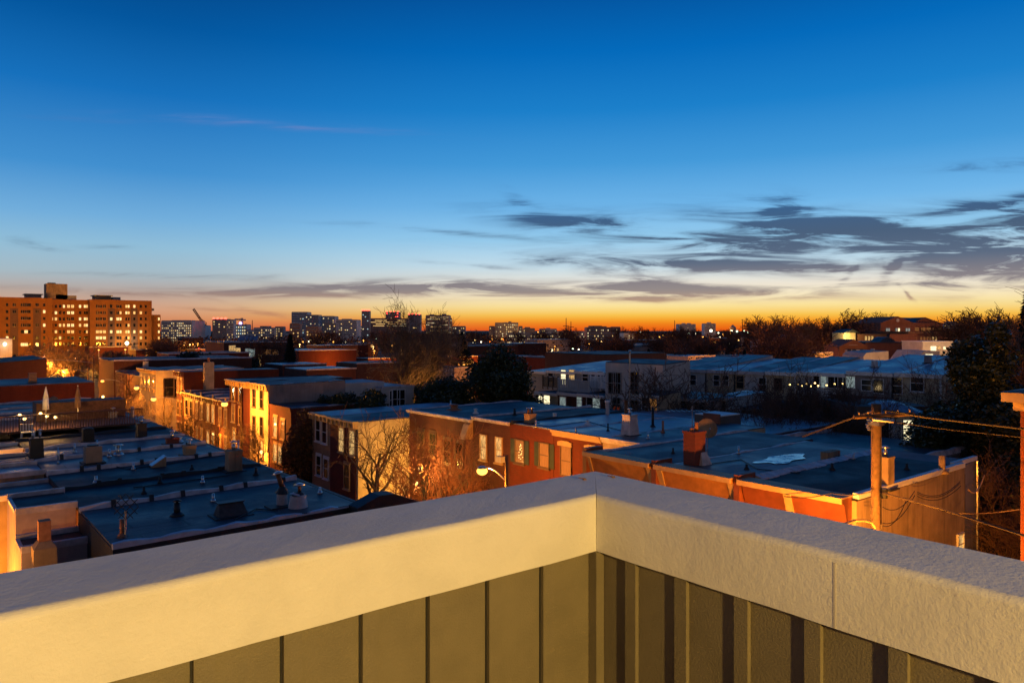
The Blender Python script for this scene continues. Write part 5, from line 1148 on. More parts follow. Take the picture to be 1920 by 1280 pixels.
for px in (1662, 1666, 1680, 1684.5, 1699, 1703.5): swin(px, 618, .6, 1.0, g_blue if px != 1684.5 else g_white, y0=-.32)
for px in (1719, 1731, 1741, 1752, 1762): swin(px, 617, 1.4, 1.1, g_dim)
for px in (1717, 1727, 1733, 1739, 1744, 1749.5, 1755): swin(px, 635, .6, 1.3, g_lit if px > 1748 else g_dim)
for px in (1706, 1710, 1714): swin(px, 635, .5, 1.2, g_dim)
def facing(name, label, cat, px, Y, group=None):
    u, v = wp(px, Y); return thing(name, label, cat, (u, v, 0), -ANG, group)
plight(sc_, (-8, -34, 9), 5200, (1, .42, .18), .4); plight(sc_, (14, -40, 8), 3200, (1, .42, .18), .4)  # unseen lamps added out front to brighten the school facade
# low school hall with pediment and lit porch
h2 = facing('school_hall', 'low brick hall with a pediment and white doorway, left of the gabled school', 'school', 1600, 170)
def lx(px): return LX(px, 170, 1600)
put('wall', MB().box(lx(1573), 0, 0, lx(1626), 8, zof(650, 170)).mesh('wall', sm_), h2); put('pediment', MB().prism([(lx(1571), zof(650, 170)+.01), (lx(1628), zof(650, 170)+.01), (lx(1600), zof(636, 170))], 1, -.4, 8).mesh('pediment', sm_), h2)
put('long_wing', MB().box(lx(1626)+.02, 1, 0, lx(1702), 10, zof(643, 170)).mesh('long_wing', sm_), h2); put('roof', MB().box(lx(1628), 1.2, zof(643, 170)+.01, lx(1700), 14, zof(641, 170)).mesh('roof', roof_mid), h2)
k = MB(); n = 10
put('dome_light', MB().prism([(lx(1667)+(lx(1696)-lx(1667))*i/n, zof(640.9, 170)+1.1*math.sin(math.pi*i/n)) for i in range(n+1)], 1, 4, 9).mesh('dome_light', roof_mid), h2)
put('porch', MB().box(lx(1584), -1.2, 0, lx(1616), -.01, zof(655, 170)).mesh('porch', stucco_white), h2)
for px in (1588, 1597, 1611): swin(px, 664, .9, 2.2, g_dark, 170, h2, 1600, -1.21)
put('sign_board', MB().box(lx(1590), -.5, zof(647, 170), lx(1606), -.41, zof(646, 170)).mesh('sign_board', stucco_grey), h2)
h3 = facing('school_porch', 'brightly lit yellow entrance block left of the gabled school', 'building', 1592, 215)
put('wall', MB().box(LX(1583, 215, 1592), 0, 0, LX(1604, 215, 1592), 8, zof(624, 215)).mesh('wall', stucco_cream), h3); put('roof', MB().prism([(LX(1581, 215, 1592), zof(624, 215)+.01), (LX(1611, 215, 1592), zof(624, 215)+.01), (LX(1598, 215, 1592), zof(617, 215))], 1, -.4, 8).mesh('roof', roof_mid), h3)
put('link_wall', MB().box(LX(1604, 215, 1592)+.02, .5, 0, LX(1664, 215, 1592), 9, zof(626, 215)).mesh('link_wall', sm_), h3)
for px in (1625, 1631, 1637): swin(px, 634, .6, 1.2, g_lit, 215, h3, 1592, .48)
plight(h3, (-3, -3, zof(630, 215)), 1400, (1, .68, .2), .3)
h4 = facing('gabled_house', 'grey gable ended house rising behind the brown yard trees', 'house', 1508, 190)
z0, z1 = zof(640, 190), zof(628, 190); q = lambda p: LX(p, 190, 1508)
put('wall', MB().prism([(q(1440), 0), (q(1522), 0), (q(1522), z0), (q(1500), z1), (q(1460), z0+.5), (q(1440), z0)], 1, 0, 14).mesh('wall', stucco_grey), h4); swin(1501, 651, .8, .8, g_lit, 190, h4, 1508)
h5 = facing('rosy_house', 'rosy lit house with white framed rooflight right of the rear rows', 'house', 1742, 130); q = lambda p: LX(p, 130, 1742)
put('wall', MB().prism([(q(1718), 0), (q(1762), 0), (q(1762), zof(658, 130)), (q(1732), zof(658, 130)), (q(1718), zof(676, 130))], 1, 0, 9).mesh('wall', stucco_white), h5); swin(1742, 667, 1.3, .6, g_white, 130, h5, 1742)
h6 = facing('flat_house', 'pale green flat roofed house with two bright windows', 'house', 1755, 150); q = lambda p: LX(p, 150, 1755)
put('wall', MB().box(q(1730), 0, 0, q(1786), 8, zof(641, 150)).mesh('wall', stucco_white), h6); put('coping', MB().box(q(1729), -.1, zof(641, 150)+.01, q(1787), 8.1, zof(639.6, 150)).mesh('coping', trim_white), h6)
swin(1750, 653, 1.1, .9, g_white, 150, h6, 1755); swin(1760, 651, .6, .6, g_lit, 150, h6, 1755); swin(1751+20, 652, .5, .5, g_white, 150, h6, 1755)
plight(h6, (-2, -14, 7), 1800, (1, .5, .2), .3)
h7 = facing('rosy_house', 'row of small rosy lit gables before the low school hall', 'house', 1640, 125); q = lambda p: LX(p, 125, 1640)
put('wall', MB().prism([(q(1619), 0), (q(1664), 0), (q(1666), zof(658, 125)), (q(1625), zof(661, 125)), (q(1619), zof(668, 125))], 1, 0, 8).mesh('wall', stucco_white), h7); put('chimney', MB().box(q(1643), 1, zof(661, 125), q(1646), 2, zof(654, 125)).mesh('chimney', stucco_white), h7)
plight(h7, (0, -12, 6), 900, (1, .42, .12), .3)
h8 = facing('grey_metal_hall', 'pale corrugated hall behind the stucco house, centre right', 'hall', 1232, 260); q = lambda p: LX(p, 260, 1232)
put('wall', MB().box(q(1201), 0, 0, q(1263), 16, zof(645, 260)).mesh('wall', stucco_white), h8)
# ---------------------------------------------------------------- middle distance blocks
def block(label, x0, x1, yt, Y, m, roof=roof_mid, name='brick_house', wins=(), cat='house', dep=10, light=0, lc=SOD, edge=coat, grp=None):
    px = (x0+x1)/2; u, v = wp(px, Y); ua, _ = at_v(x0, v); ub, _ = at_v(x1, v); z = zof(yt, Y)
    th = thing(name, label, cat, ((ua+ub)/2, v, 0), group=grp)
    MB().box(ua, v, 0, ub, v+dep, z).build('wall', m, th); MB().box(ua+.1, v+.15, z+.01, ub-.1, v+dep-.1, z+.14).build('roof', roof, th)
    if edge: MB().box(ua-.05, v-.06, z+.002, ub+.05, v+.149, z+.24).build('coping', edge, th)
    for (wx, wy, ww_, hh_, gm) in wins:
        uu, YY = at_v(wx, v-.03); window(th, '-v', v, uu, zof(wy, YY), ww_, hh_, gm, trim_white, '')
    if light: plight(th, (0, -6, 5), light, lc, .3)  # unseen lamp added in front to light the wall
    return th
block('big dark brick block with solar panels and tall arched lit windows', 420, 538, 642, 200, brick_far, roof_mid, 'brick_building', [(433, 657, 1.0, 2.6, g_lit), (438, 656, 1.0, 2.4, g_lit), (445, 664, 1.6, 3.4, g_lit), (469, 661, 2.6, 2.2, g_blue), (499, 660, 2.6, 1.4, g_dim), (514, 660, 2.4, 1.4, g_dim), (487, 675, .8, 3, g_lit)], 'building', 16)
sp_ = HOUSES  # solar panels on the dark brick block
for i, px in enumerate((452, 462, 470, 478)):
    u, v = wp(px, 206); z = zof(640, 206); t = thing('solar_panel', ['leftmost', 'second', 'third', 'rightmost'][i]+' tilted solar panel on the big dark brick block', 'solar panel', (u, v, z), -ANG, 'tilted solar panels on the dark brick block')
    put('panel', MB().hexa([(-.8, -.6, .3), (.8, -.6, .3), (.8, .9, 1.5), (-.8, .9, 1.5), (-.8, -.6, .38), (.8, -.6, .38), (.8, .9, 1.58), (-.8, .9, 1.58)]).mesh('panel', M('panel glass', (.2, .28, .4), .15, .05, 1)), t); put('stand', MB().box(-.7, .6, -1.0, -.6, .7, 1.2).box(.6, .6, -1.0, .7, .7, 1.2).mesh('stand', metal_m), t)
block('long brick terrace glowing orange left of the tall bare tree', 560, 668, 657, 230, brick_red, roof_blue, light=600, dep=12)
block('low dark brick terrace right of the conifer', 530, 612, 684, 150, brick_dark, roof_blue); block('roof strip with pale edge above the long grey side wall', 575, 668, 693, 130, brick_dark, roof_blue, light=120)
block('brown brick terrace behind the tall bare tree', 669, 762, 681, 160, brick_far, roof_mid, edge=coat); block('red brick terrace lit low behind the tall bare tree', 690, 745, 672, 260, brick_red, roof_mid, light=900)
block('dark red hall left of the dark brick block', 366, 418, 655, 240, brick_red, roof_dark, light=900); block('dark roofed houses above the three storey brick house', 350, 430, 695, 112, brick_dark, roof_mid, dep=9)
block('ivy grown brick houses with rosy windows left of the big evergreen', 833, 896, 669, 170, brick_red, roof_mid, wins=[(850, 682, 1.2, 1.8, g_dim), (862, 683, 1.2, 1.8, g_dim), (871, 684, 1.2, 1.8, g_lit), (882, 683, 1.6, 2.2, g_dark)], light=1300, dep=9)
block('low lit rear wing in front of the ivy grown brick houses', 852, 886, 690, 140, pinkw, roof_dark, light=250); block('rosy house with pale sloping roof above the big evergreen', 910, 942, 650, 260, brick_far, roof_mid, light=900)
block('orange brick house right of the big evergreen top', 976, 1018, 669, 150, brick_red, roof_mid, light=800, dep=7); block('small brick gable with one lit window, right of the orange house', 1023, 1051, 671, 145, brick_red, roof_mid, wins=[(1040, 678, .8, 1, g_lit)], light=250, dep=6); block('second small rosy house right of the orange house', 1054, 1080, 672, 145, pinkw, roof_mid, light=250, dep=6)
block('bright orange brick house with white coping and lit windows, centre', 1083, 1133, 667, 140, brick_red, roof_mid, wins=[(1100, 676, .9, 1.4, g_dim), (1111, 676, .9, 1.4, g_lit), (1121, 676, .9, 1.4, g_lit)], light=1500, dep=8, edge=trim_white)
block('brown flat roofed block behind the pale stucco house', 1133, 1250, 664, 120, brick_far, roof_dark, edge=None, dep=14)
block('blue roofed terrace with rosy end wall behind the rear row', 1290, 1342, 668, 170, pinkw, roof_blue, light=500, dep=12); block('small rosy rear house cluster behind the rear row, left one', 1342, 1362, 672, 150, stucco_white, roof_mid, light=300, dep=5); block('small rosy rear house cluster behind the rear row, right one', 1364, 1388, 676, 140, pinkw, roof_mid, light=200, dep=5)
block('dark terrace behind the yard trees right of centre', 1395, 1470, 668, 175, brick_dark, roof_dark, light=300); block('lit house wall glimpsed through orange trees below the lit porch', 1528, 1562, 662, 150, stucco_cream, roof_mid, light=900, dep=6)
block('pale roofed house behind the tall bare tree trunks', 718, 776, 727, 80, stucco_white, roof_blue, wins=[(742, 748, .9, 2.0, g_dark), (752, 748, .9, 2.0, g_dark), (733, 750, .3, 2.0, g_dark)], dep=7); block('orange brick house right of the tall bare tree', 826, 850, 672, 165, brick_red, roof_mid, light=300)
block('long low dark warehouse far left behind the street', 168, 240, 651, 300, brick_red, roof_mid, light=0, name='warehouse', cat='warehouse'); block('red brick terrace below the right end of the apartment slab', 255, 330, 656, 260, brick_red, roof_mid, wins=[(278, 665, 1.6, 2, g_dim), (292, 668, 1.6, 2, g_dim), (322, 668, 1.6, 2, g_dim)], light=1300)
# generic terraces filling the middle distance
MID = []
for i in range(46):
    x = U(-10, 1800); Y = U(230, 560); 
    if 1560 < x < 1800 or x < 300: Y = U(400, 600)
    u, v = wp(x, Y); th = thing('terrace_house', '', 'house', (u, v, 0), group='distant flat roofed houses'); auto(th, 'distant flat roofed house', x)
    W = U(9, 26); z = U(7, 10); m_ = random.choice((brick_dark, brick_far, brick_red, stucco_grey)); MB().box(u-W/2, v, 0, u+W/2, v+10, z).build('wall', m_, th); MB().box(u-W/2+.1, v+.1, z+.01, u+W/2-.1, v+9.9, z+.2).build('roof', random.choice((roof_mid, roof_dark, roof_blue)), th)
    for j in range(int(W/4)):
        if R() < .5: window(th, '-v', v, u-W/2+2+j*4, U(3, 6.5), 1.2, 1.4, random.choice((g_lit, g_lit, g_white, g_dim)), trim_white, 'n')
# ---------------------------------------------------------------- distant lights
pm_ = {}
def farlight(px, py, kind):
    Y = min(900, max(170, 8.5*FL/max(py-HY, .5))) if py > 626 else U(650, 850)
    u, v = wp(px, Y); z = max(5.5, zof(py, Y)); r = {'o': .0011, 'w': .0009, 'y': .0009, 'W': .0019, 'G': .0014, 'g': .0010, 'r': .0007}[kind]*Y
    em = {'o': e_sod, 'w': e_white, 'y': e_bulb, 'W': e_white, 'G': e_green, 'g': e_green, 'r': e_red}[kind]
    nm = {'o': 'orange', 'w': 'white', 'y': 'yellow', 'W': 'large dazzling white', 'G': 'large greenish white', 'g': 'greenish', 'r': 'red'}[kind]
    t = thing('street_lamp', '', 'street lamp', (u, v, 0), group='distant %s lamps' % nm); auto(t, 'small distant %s lamp' % nm if kind not in 'WG' else '%s lamp' % nm, px)
    put('bulb', cmesh('fb', em.name, lambda: MB().ball((0, 0, 0), 1, 7, 5).mesh('bulb', em)), t, (0, 0, z), 0, (r, r, r))
    put('pole', cmesh('fp', 0, lambda: MB().tube((0, 0, 0), (0, 0, 1), .13, .1, 5).mesh('pole', black_m)), t, (0, .3, 0), 0, (1, 1, z))
    if kind in 'oy': plight(t, (0, -.3, z-r-.6), 1100*max(.4, Y/400)**2, SOD if kind == 'o' else (1, .55, .15), .3)
FLS = '''375 629 W,383 621 w,377 617 w,338 648 o,345 647 o,356 646 y,362 645 o,371 644 o,393 643 o,326 653 g,373 653 r,420 640 o,350 650 y,407 655 y,415 652 y,390 651 g,366 650 w,
568 641 o,579 640 w,625 641 o,634 645 g,618 636 w,591 636 w,644 643 w,672 640 w,682 638 o,705 635 g,754 629 y,814 639 o,589 645 y,582 648 g,642 658 o,702 658 o,603 640 y,562 646 y,597 643 w,648 641 w,610 646 y,
923 634 o,941 635 o,862 634 o,962 653 o,983 633 w,1009 623 o,1093 627 o,1054 628 g,1049 630 g,1066 630 g,1072 629 y,1084 629 w,902 641 w,886 642 w,843 636 w,891 638 y,878 644 w,990 634 w,997 633 y,1007 634 w,1074 654 g,1085 655 w,950 630 w,957 634 y,966 627 w,973 628 w,
1151 652 o,1172 653 o,1236 632 o,1243 629 o,1261 630 o,1288 631 o,1275 628 w,1318 632 o,1333 620 W,1347 624 w,1355 627 o,1370 619 w,1373 620 w,1382 621 G,1395 620 g,1402 623 g,1201 622 w,1212 630 w,1184 630 w,1192 630 w,1165 630 o,1142 630 w,1136 630 y,1124 621 w,1197 660 w,1200 660 w,1240 659 y,1220 630 w,1350 632 w,1281 624 w,1291 625 g,1304 625 w,1308 630 r,
1520 627 w,1532 634 y,1501 651 y,1455 627 w,1413 629 w,1551 630 y,1504 624 w,1410 632 w,1636 620 y,1640 622 w,1648 619 y,1860 623 w,1852 617 w,1880 650 w,1672 653 y,640 649 y,668 646 o,700 650 y,735 648 o,752 655 y,800 652 o,900 656 y,930 648 o,1020 644 y,1040 650 o,1105 644 o,1128 640 y,1160 641 o,1215 645 y,1265 646 o,1300 640 o,1340 642 o,1385 638 y,1430 645 o,1475 643 y,175 668 w,142 672 y,83 668 w,190 673 y,60 668 y'''
for s in FLS.replace('\n', '').split(','):  # the last row includes lamps added to fill the dim middle distance
    a, b, c = s.split(); farlight(float(a), float(b), c)
# ---------------------------------------------------------------- trees
def bare(seed, H, W, r0=.22, lv=5, nb=(7, 5, 5, 4), trunk_frac=.28, stems=1, up=.5, tw=.012):
    rr = random.Random(seed); tk, cr = MB(), MB()
    def rv(): return Vector((rr.gauss(0, 1), rr.gauss(0, 1), rr.gauss(0, 1)))
    def grow(p, d, L, r, l):
        mb = tk if l < 2 else cr; n = 5 if l < 2 else (3 if l < 4 else 2); segs = [p]; q = p; sides = 7 if l == 0 else (5 if l == 1 else 3)
        for i in range(n):
            d = (d+rv()*.13+Vector((0, 0, .06*up))).normalized(); q2 = q+d*(L/n); mb.tube(q, q2, max(tw, r*(1-.75*i/n)), max(tw*.8, r*(1-.75*(i+1)/n)), sides, False); q = q2; segs.append(q)
        if l >= lv-1: return
        k = nb[min(l, len(nb)-1)]
        for j in range(k):
            f = (.30 if l == 0 else .15)+(.70 if l == 0 else .85)*(j+rr.random())/k; f = min(f, .999)
            a = segs[int(f*n)]; b = segs[min(n, int(f*n)+1)]; s = a.lerp(b, f*n-int(f*n))
            side = rv(); side -= side.dot(d)*d; side.normalize()
            nd = (d*U2(rr, .35, .8)+side*U2(rr, .6, 1.0)+Vector((0, 0, up*.45))).normalized()
            grow(s, nd, L*U2(rr, .42, .68)*(1.05 if l == 0 else 1), r*(1-.7*f)*.6, l+1)
    def U2(rr, a, b): return a+(b-a)*rr.random()
    for s in range(stems):
        a = s*2.4+seed; o = Vector((math.cos(a), math.sin(a), 0))*(.25 if stems > 1 else 0)
        grow(o, (Vector((0, 0, 1))+o*.55).normalized(), H*.62, r0, 0)
    # normalise to height and width
    vs = tk.v+cr.v; zm = sorted(x[2] for x in vs)[int(len(vs)*.994)]; wm = sorted(math.hypot(x[0], x[1]) for x in cr.v)[int(len(cr.v)*.97)]
    a, b = W/2/wm, H/zm
    for mb in (tk, cr): mb.v = [(x*(a if True else 1), y*a, z*b) for x, y, z in mb.v]
    return tk, cr
def tree(label, proto, u, v, z0=0, s=1.0, rz=0.0, base=None, grp=None, name='bare_tree', px=0, szz=1.0):
    t = thing(name, label or '', 'tree', (u, v, z0), rz, grp); t.scale = (s, s, s*szz)
    put('trunk', proto[0], t); put('crown', proto[1], t)
    if base: auto(t, base, px)
    return t
def mk(seed, H, W, mt=bark, mc=twig, **k):
    a, b = bare(seed, H, W, **k); return (a.mesh('trunk', mt), b.mesh('crown', mc))
def leafy(seed, lobes, n, s, m=leaf_dark, trunk=None, H=5, vertical=False):
    rr = random.Random(seed); k = MB()
    tot = sum(l[3]*l[4] for l in lobes)
    for (cx, cy, cz, rx, rz_) in lobes:
        for _ in range(int(n*rx*rz_/tot)):
            while True:
                x, y, z = rr.uniform(-1, 1), rr.uniform(-1, 1), rr.uniform(-1, 1); d = x*x+y*y+z*z
                if d < 1 and d > .12*rr.random(): break
            j = 1+.14*math.sin(x*9+cx)+.12*math.sin(z*11+y*7)
            p = Vector((cx+x*rx*j, cy+y*rx*j, cz+z*rz_*j)); a = Vector((rr.gauss(0, 1), rr.gauss(0, 1), rr.gauss(0, .6))).normalized(); b = a.cross(Vector((rr.gauss(0, 1), rr.gauss(0, 1), rr.gauss(0, 1)))).normalized()
            q = s*rr.uniform(.6, 1.3); i = len(k.v); k.v += [tuple(p-a*q*.5), tuple(p+b*q*.28), tuple(p+a*q*.5), tuple(p-b*q*.28)]; k.f.append((i, i+1, i+2, i+3))
    tb = MB(); tb.tube((0, 0, 0), (0, 0, H*.5), H*.03, H*.018, 7); tb.tube((0, 0, H*.5), (.1, .05, H*.85), H*.018, .03, 6)
    for l in lobes[:8]: tb.tube((0, 0, H*.25), (l[0]*.8, l[1]*.8, l[2]), H*.012, .03, 5)
    return tb.mesh('trunk', bark), k.mesh('crown', m)
def conifer(seed, H, W, n=5000):
    rr = random.Random(seed); k = MB(); tb = MB(); tb.tube((0, 0, 0), (0, 0, H*.97), H*.018, .02, 6)
    for _ in range(n):
        h = rr.random()**1.25; tier = 1-.28*((h*11) % 1); R_ = W/2*(1-h)*tier+.12; th = rr.random()*6.283; r = R_*(rr.random()**.5); z = H*(.10+.9*h)-r*.22
        p = Vector((r*math.cos(th), r*math.sin(th), z)); o = Vector((math.cos(th), math.sin(th), -.3)); b = Vector((-math.sin(th), math.cos(th), rr.gauss(0, .5))).normalized(); q = .34*H/9*rr.uniform(.6, 1.3); i = len(k.v)
        k.v += [tuple(p-o*q*.5), tuple(p+b*q*.3), tuple(p+o*q*.6), tuple(p-b*q*.3)]; k.f.append((i, i+1, i+2, i+3))
    return tb.mesh('trunk', bark), k.mesh('crown', leaf_con)
p_st = mk(3, 9.0, 7.5, r0=.36, lv=5, nb=(8, 5, 4, 3), tw=.018)
p_br = mk(11, 8.5, 5.5, r0=.34, lv=5, nb=(8, 5, 4, 3), tw=.018, up=.8)
p_sm = mk(21, 7.0, 5.0, lv=4, nb=(9, 7, 7), tw=.022)
twb = M('pale bare twigs', (.24, .16, .10), .9, .3, .6)
p_big = mk(31, 17.6, 13.5, M('pale bark', (.26, .19, .12), .9, .3, 5), twb, r0=.6, lv=5, nb=(11, 8, 6, 4), stems=3, tw=.026, up=.75)
p_yard = mk(41, 10.5, 12, r0=.4, lv=5, nb=(8, 6, 5, 3), tw=.02, up=.8, stems=2)
p_f = [mk(50+i, 13, 12, bark, twig_far, lv=5, nb=(9, 7, 5, 4), tw=.05, up=.6) for i in range(3)]
red_tw = M('reddish twigs', (.20, .085, .05), .9, .25, .7)
p_red = (p_br[0], bare(12, 8.5, 6.0, r0=.34, lv=5, nb=(8, 5, 5, 3), tw=.018, up=.7)[1].mesh('crown', red_tw))
def put_tree(label, proto, px_, Y, s=1, rz=0.0, **k):
    k.pop('px', None); px = px_; u, v = wp(px, Y); return tree(label, proto, u, v, 0, s, rz, px=px, **k)
put_tree('large bare street tree lit from below in front of the lamplit side wall', p_st, 708, 52.5, 1.02, .4)
put_tree('reddish bare street tree between the lamplit wall and the glowing lights', p_red, 768, 51, .95, 1.4); put_tree('reddish bare street tree left of the bright street lamp', p_red, 826, 50, .95, 2.9); put_tree('slim reddish bare tree behind the bright street lamp', p_red, 872, 52, .8, 4.0); put_tree('reddish bare tree low behind the glowing garden lights', p_red, 800, 56, .9, .2)
put_tree('small bare tree rising before the yellow house', p_sm, 486, 72, .85, .3); put_tree('bare tree between the yellow house and the bright lamp pole', p_br, 448, 76, .62, 1.1); put_tree('bare tree under the bright lamp left of the yellow house', p_br, 405, 80, .66, 2.2); put_tree('lamplit bare tree below the tall slim brick house', p_sm, 358, 88, .8, 3); put_tree('lamplit bare tree before the pale corner house, right one', p_br, 318, 96, .78, .7); put_tree('lamplit bare tree before the pale corner house, left one', p_sm, 272, 104, .85, 1.9)
put_tree('dark bare tree between the two upper street lamps', p_br, 236, 112, 1.1, 2.9); put_tree('bare tree hanging over the white shed lights', p_sm, 216, 98, .8, 4.1); put_tree('bare tree beside the lower brick house with lit windows', p_sm, 536, 68, .75, 4.4)
put_tree('tall wide bare tree with several trunks, centre left', p_big, 778, 100, 1.0, .6)
put_tree('large bare tree rising above the three distant orange lamps', p_yard, 140, 150, 1.15, .3); put_tree('large bare tree left of the three distant orange lamps', p_yard, 78, 165, 1.15, 2.0); put_tree('bare tree in front of the apartment slab, middle', p_yard, 190, 190, .9, 4.0)
put_tree('wide bare yard tree in front of the pale stucco house', p_yard, 1240, 66, 1.12, 1.0); put_tree('bare yard tree before the rosy brick rear wing', p_yard, 1300, 64, .8, 2.3); put_tree('pinkish bare tree before the brown door rear house', p_br, 1395, 70, 1.15, 3.1)
scm = M('scrub twigs', (.10, .058, .042), .9, .3, .6)
p_scr = mk(77, 9, 8, bark, scm, r0=.3, lv=5, nb=(9, 7, 6, 5), tw=.018, stems=3); p_scr2 = mk(78, 8.4, 8, bark, scm, r0=.3, lv=5, nb=(9, 7, 6, 5), tw=.018, stems=2)
for i, (px, Y, s) in enumerate(((1440, 62, .95), (1480, 60, .85), (1520, 62, .95), (1560, 58, .85), (1600, 60, .95), (1635, 56, .85), (1500, 54, .7), (1420, 56, .75), (1455, 53, .7), (1580, 53, .75), (1410, 60, .8), (1620, 60, .95), (1460, 57, .85), (1540, 55, .8), (1495, 64, .9), (1375, 60, .7))):
    put_tree(None, (p_scr, p_scr2, p_scr)[i % 3], px, Y, s*1.25, i*1.3, base='dark bare scrub tree in the yards', px=px, grp='dark scrub trees in the yards')
p_fine = mk(91, 12, 9.5, r0=.24, lv=5, nb=(11, 9, 7, 5), tw=.011, up=.7, mc=M('fine brown twigs', (.16, .085, .05), .9, .3, .6))
put_tree('tall brown bare tree over the right edge', p_fine, 1905, 50, 1.25, .5); put_tree('brown bare tree leaning behind the big evergreen at right', p_fine, 1862, 53, 1.05, 1.5); put_tree('bare brown tree right of the stained end house', p_fine, 1885, 36, .72, 2.5); put_tree('lamplit bare shrub by the right edge below the heavy cornice', p_sm, 1898, 33, .7, 3.5); put_tree('bare brown tree at the right edge behind the cornice', p_fine, 1940, 46, 1.3, 3.9)
porch('garden light at the foot of the tall wide bare tree', 792, 765, Y=96, power=420, col=(1, .45, .08))  # uplight added to brighten the trunks and crown
# evergreens
rr = random.Random(5)
lob = [(rr.uniform(-2.6, 2.6), rr.uniform(-2.4, 2.4), rr.uniform(3, 10.5), rr.uniform(1.2, 2.2), rr.uniform(1.2, 2.0)) for _ in range(26)]+[(0, 0, 12.2, 1.5, 1.4), (.8, 0, 11.4, 1.8, 1.3), (-.9, .3, 11.6, 1.5, 1.2)]
put_tree('big round dark evergreen right of centre left, in front of the silver roofed rears', leafy(1, lob, 30000, .34, H=12), 938, 78, 1.0, name='evergreen_tree')
lob = [(rr.uniform(-1.8, 1.8), rr.uniform(-1.8, 1.8), rr.uniform(3, 9), rr.uniform(1.0, 1.8), rr.uniform(1.0, 1.7)) for _ in range(16)]
pe = leafy(2, lob, 15000, .34, H=9)
put_tree('lower dark evergreen left of the big round one', pe, 850, 76, 1.0, name='evergreen_tree'); put_tree('smaller dark evergreen behind the chimney cowls, left of the big round one', pe, 818, 82, .9, 1.2, name='evergreen_tree')
lobs = [(rr.uniform(-.9, .9), rr.uniform(-.9, .9), rr.uniform(6.8, 8.1), rr.uniform(.7, 1.1), rr.uniform(.6, .9)) for _ in range(10)]
ps = leafy(3, lobs, 6000, .26, H=8)
put_tree('clipped dark round shrub tree against the long grey side wall, rightmost', ps, 700, 72, 1.05, name='evergreen_tree'); put_tree('clipped dark round shrub tree against the long grey side wall, middle', ps, 652, 74, 1.0, 2, name='evergreen_tree'); put_tree('clipped dark round shrub tree against the long grey side wall, leftmost', ps, 617, 74, .97, 4, name='evergreen_tree')
lobi = [(rr.uniform(-1.2, 1.2), rr.uniform(-1.2, 1.2), rr.uniform(1, 7), rr.uniform(.8, 1.2), rr.uniform(.9, 1.4)) for _ in range(18)]
put_tree('dark brown ivy clad tree between the two lit corner houses', leafy(4, lobi, 14000, .28, M('brown ivy leaves', (.10, .055, .03), .8, .3, .8), H=8), 565, 66, 1.0, name='ivy_tree')
pcn = conifer(1, 14, 6.5, 7000)
put_tree('dark pointed conifer beside the big dark brick block', pcn, 544, 165, 1.0, name='conifer_tree'); put_tree('dark conifer with layered branches right of the tall bare tree', conifer(2, 14.5, 13, 7000), 866, 160, 1.0, name='conifer_tree'); put_tree('small dark conifer right of the church steeple', pcn, 1396, 180, .72, 1, name='conifer_tree'); put_tree('narrow conifer by the pale corrugated hall', pcn, 1216, 190, .72, 2, name='conifer_tree'); put_tree('dark conifer at the right edge above the bare trees', conifer(3, 19, 7, 7000), 1935, 62, 1.0, name='conifer_tree')
lob = [(rr.uniform(-3.2, 3.2), rr.uniform(-2.5, 2.5), rr.uniform(2.5, 12), rr.uniform(1.0, 2.0), rr.uniform(.9, 1.7)) for _ in range(44)]+[(rr.uniform(-1.4, 1.2), rr.uniform(-1.4, 1.2), rr.uniform(11, 15), rr.uniform(.7, 1.3), rr.uniform(.8, 1.3)) for _ in range(14)]
lr = M('glossy evergreen leaves', (.035, .05, .02), .35, .5, .9, col2=(.075, .085, .03))
put_tree('big glossy evergreen filling the right side behind the utility wires', leafy(6, lob, 72000, .30, lr, H=14), 1832, 47, .98, name='evergreen_tree')
lob = [(rr.uniform(-2.2, 2.2), rr.uniform(-2.2, 2.2), rr.uniform(1.5, 7.5), rr.uniform(.9, 1.5), rr.uniform(.9, 1.4)) for _ in range(24)]
pl_ = leafy(7, lob, 15000, .28, lr, H=8); put_tree('lower glossy evergreen between bay house and stained end house', pl_, 1762, 47, 1.0, name='evergreen_tree'); put_tree('low evergreen behind the stained end house, right edge', pl_, 1880, 42, .9, 2, name='evergreen_tree'); put_tree('dark evergreen mass left of the utility pole top', pl_, 1612, 58, .95, 1, name='evergreen_tree')
put_tree('tall dark evergreen at the right edge behind the brown bare trees', pl_, 1912, 50, 1.45, 3.3, name='evergreen_tree')
pm2 = leafy(8, [(rr.uniform(-3.5, 3.5), rr.uniform(-2, 2), rr.uniform(2, 8), rr.uniform(1.4, 2.4), rr.uniform(1.2, 2)) for _ in range(20)], 12000, .5, leaf_con, H=9)
for px, Y, s in ((350, 150, 1.15), (385, 160, 1.1), (425, 150, 1.0), (520, 160, .9), (452, 172, .9), (20, 165, 1.0), (300, 170, .9), (222, 200, 1.0)):
    put_tree(None, pm2, px, Y, s, px, base='dark leafy tree in middle distance', px=px, name='evergreen_tree', grp='dark leafy trees in the middle distance')
